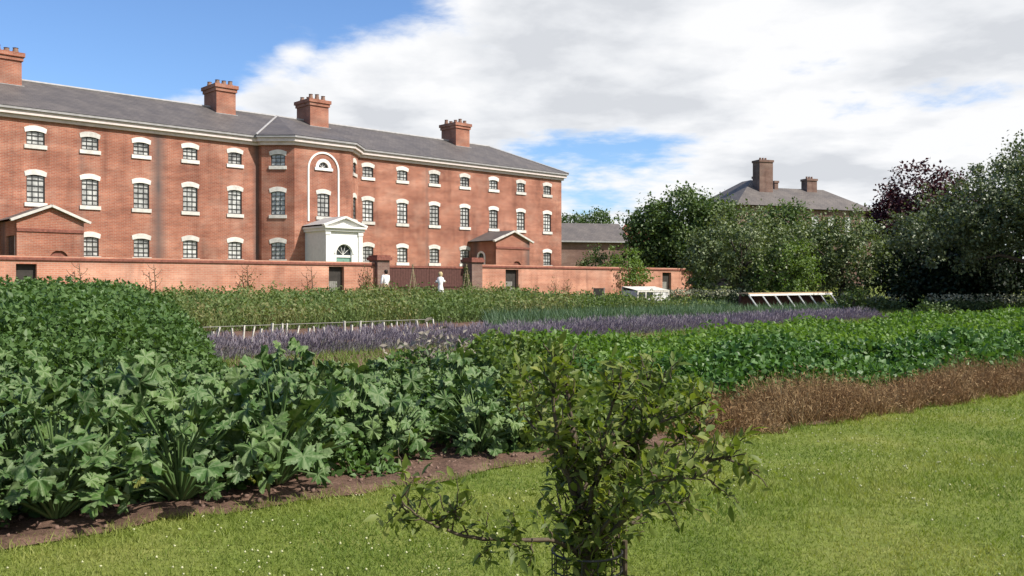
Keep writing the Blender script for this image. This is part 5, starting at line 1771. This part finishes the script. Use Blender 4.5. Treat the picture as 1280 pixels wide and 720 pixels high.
def spot(a0, e0, ra, re, k):
    """a gap in the cloud at azimuth a0, elevation e0 (degrees)"""
    global cov
    p = math_(nt, 'DIVIDE', math_(nt, 'SUBTRACT', az, math.radians(a0)), math.radians(ra))
    q = math_(nt, 'DIVIDE', math_(nt, 'SUBTRACT', el, math.radians(e0)), math.radians(re))
    r2 = math_(nt, 'ADD', math_(nt, 'MULTIPLY', p, p), math_(nt, 'MULTIPLY', q, q))
    g = math_(nt, 'SUBTRACT', 1.0, r2, clamp=True)
    cov = math_(nt, 'SUBTRACT', cov, math_(nt, 'MULTIPLY', g, k))


spot(-13.8, 15.2, 1.6, 2.0, -0.10)
spot(-15.5, 11.3, 2.2, 1.4, -0.10)
spot(5.5, 8.0, 8.0, 3.2, 0.22)
spot(24.5, 10.6, 6.0, 1.5, 0.13)
spot(19.0, 12.8, 6.0, 1.0, 0.08)
spot(6.5, 4.8, 5.0, 1.6, 0.14)
spot(13.0, 6.6, 5.0, 1.2, 0.10)
mask = nd(nt, 'ShaderNodeMapRange'); mask.interpolation_type = 'SMOOTHSTEP'
mask.inputs[1].default_value = 0.43; mask.inputs[2].default_value = 0.62
nt.links.new(cov, mask.inputs[0])
shade = noise(1.5, 6.0, 0.50, 0.2, (7.3, 1.1, 0))
sh2 = noise(4.5, 5.0, 0.5, 0.2, (1.3, 8.1, 0))
thick = math_(nt, 'SUBTRACT', cov, 0.62)
sv = math_(nt, 'ADD', math_(nt, 'MULTIPLY', shade, 0.75), math_(nt, 'ADD', math_(nt, 'MULTIPLY', sh2, 0.30), math_(nt, 'MULTIPLY', thick, -0.5)))
cr = ramp(nt, [(0.37, (0.72, 0.745, 0.79)), (0.45, (0.865, 0.885, 0.92)), (0.55, (1.02, 1.025, 1.04))])
nt.links.new(sv, cr.inputs[0])
CLOUD = 6.6
cc = mixrgb(nt, cr.outputs[0], (CLOUD, CLOUD, CLOUD), 1.0, 'MULTIPLY')
skyc = mixrgb(nt, sky.outputs[0], (0.80, 0.98, 1.22), 1.0, 'MULTIPLY')
fin = mixrgb(nt, skyc, cc, mask.outputs[0])
nt.links.new(fin, bg.inputs['Color'])
bg.inputs['Strength'].default_value = 0.10

sl = bpy.data.lights.new('sun', 'SUN')
sl.energy = 4.8
sl.angle = math.radians(0.53)
sl.color = (1.0, 0.95, 0.87)
so = bpy.data.objects.new('sun', sl); COL.objects.link(so)
import mathutils
sv_ = mathutils.Vector((sd[0] * math.cos(SUN_EL), sd[1] * math.cos(SUN_EL), math.sin(SUN_EL)))
so.rotation_euler = sv_.to_track_quat('Z', 'Y').to_euler()
so.location = (30, 5, 40)

cam = bpy.data.cameras.new('camera')
cam.sensor_width = 36.0
cam.lens = 36.0 * F / 1280.0
cam.clip_start = 0.05
cam.clip_end = 5000
co = bpy.data.objects.new('camera', cam); COL.objects.link(co)
co.location = (0, 0, EYE)
co.rotation_euler = (math.radians(90 - math.degrees(math.atan2(6, F))), 0, 0)
SC.camera = co
vs_ = SC.view_settings
vs_.view_transform = 'Standard'; vs_.look = 'None'; vs_.exposure = 0.56; vs_.gamma = 1.0
vs_.use_curve_mapping = False
SC.cycles.max_bounces = 6
SC.cycles.transparent_max_bounces = 8
SC.cycles.use_denoising = True
SC.cycles.use_adaptive_sampling = True
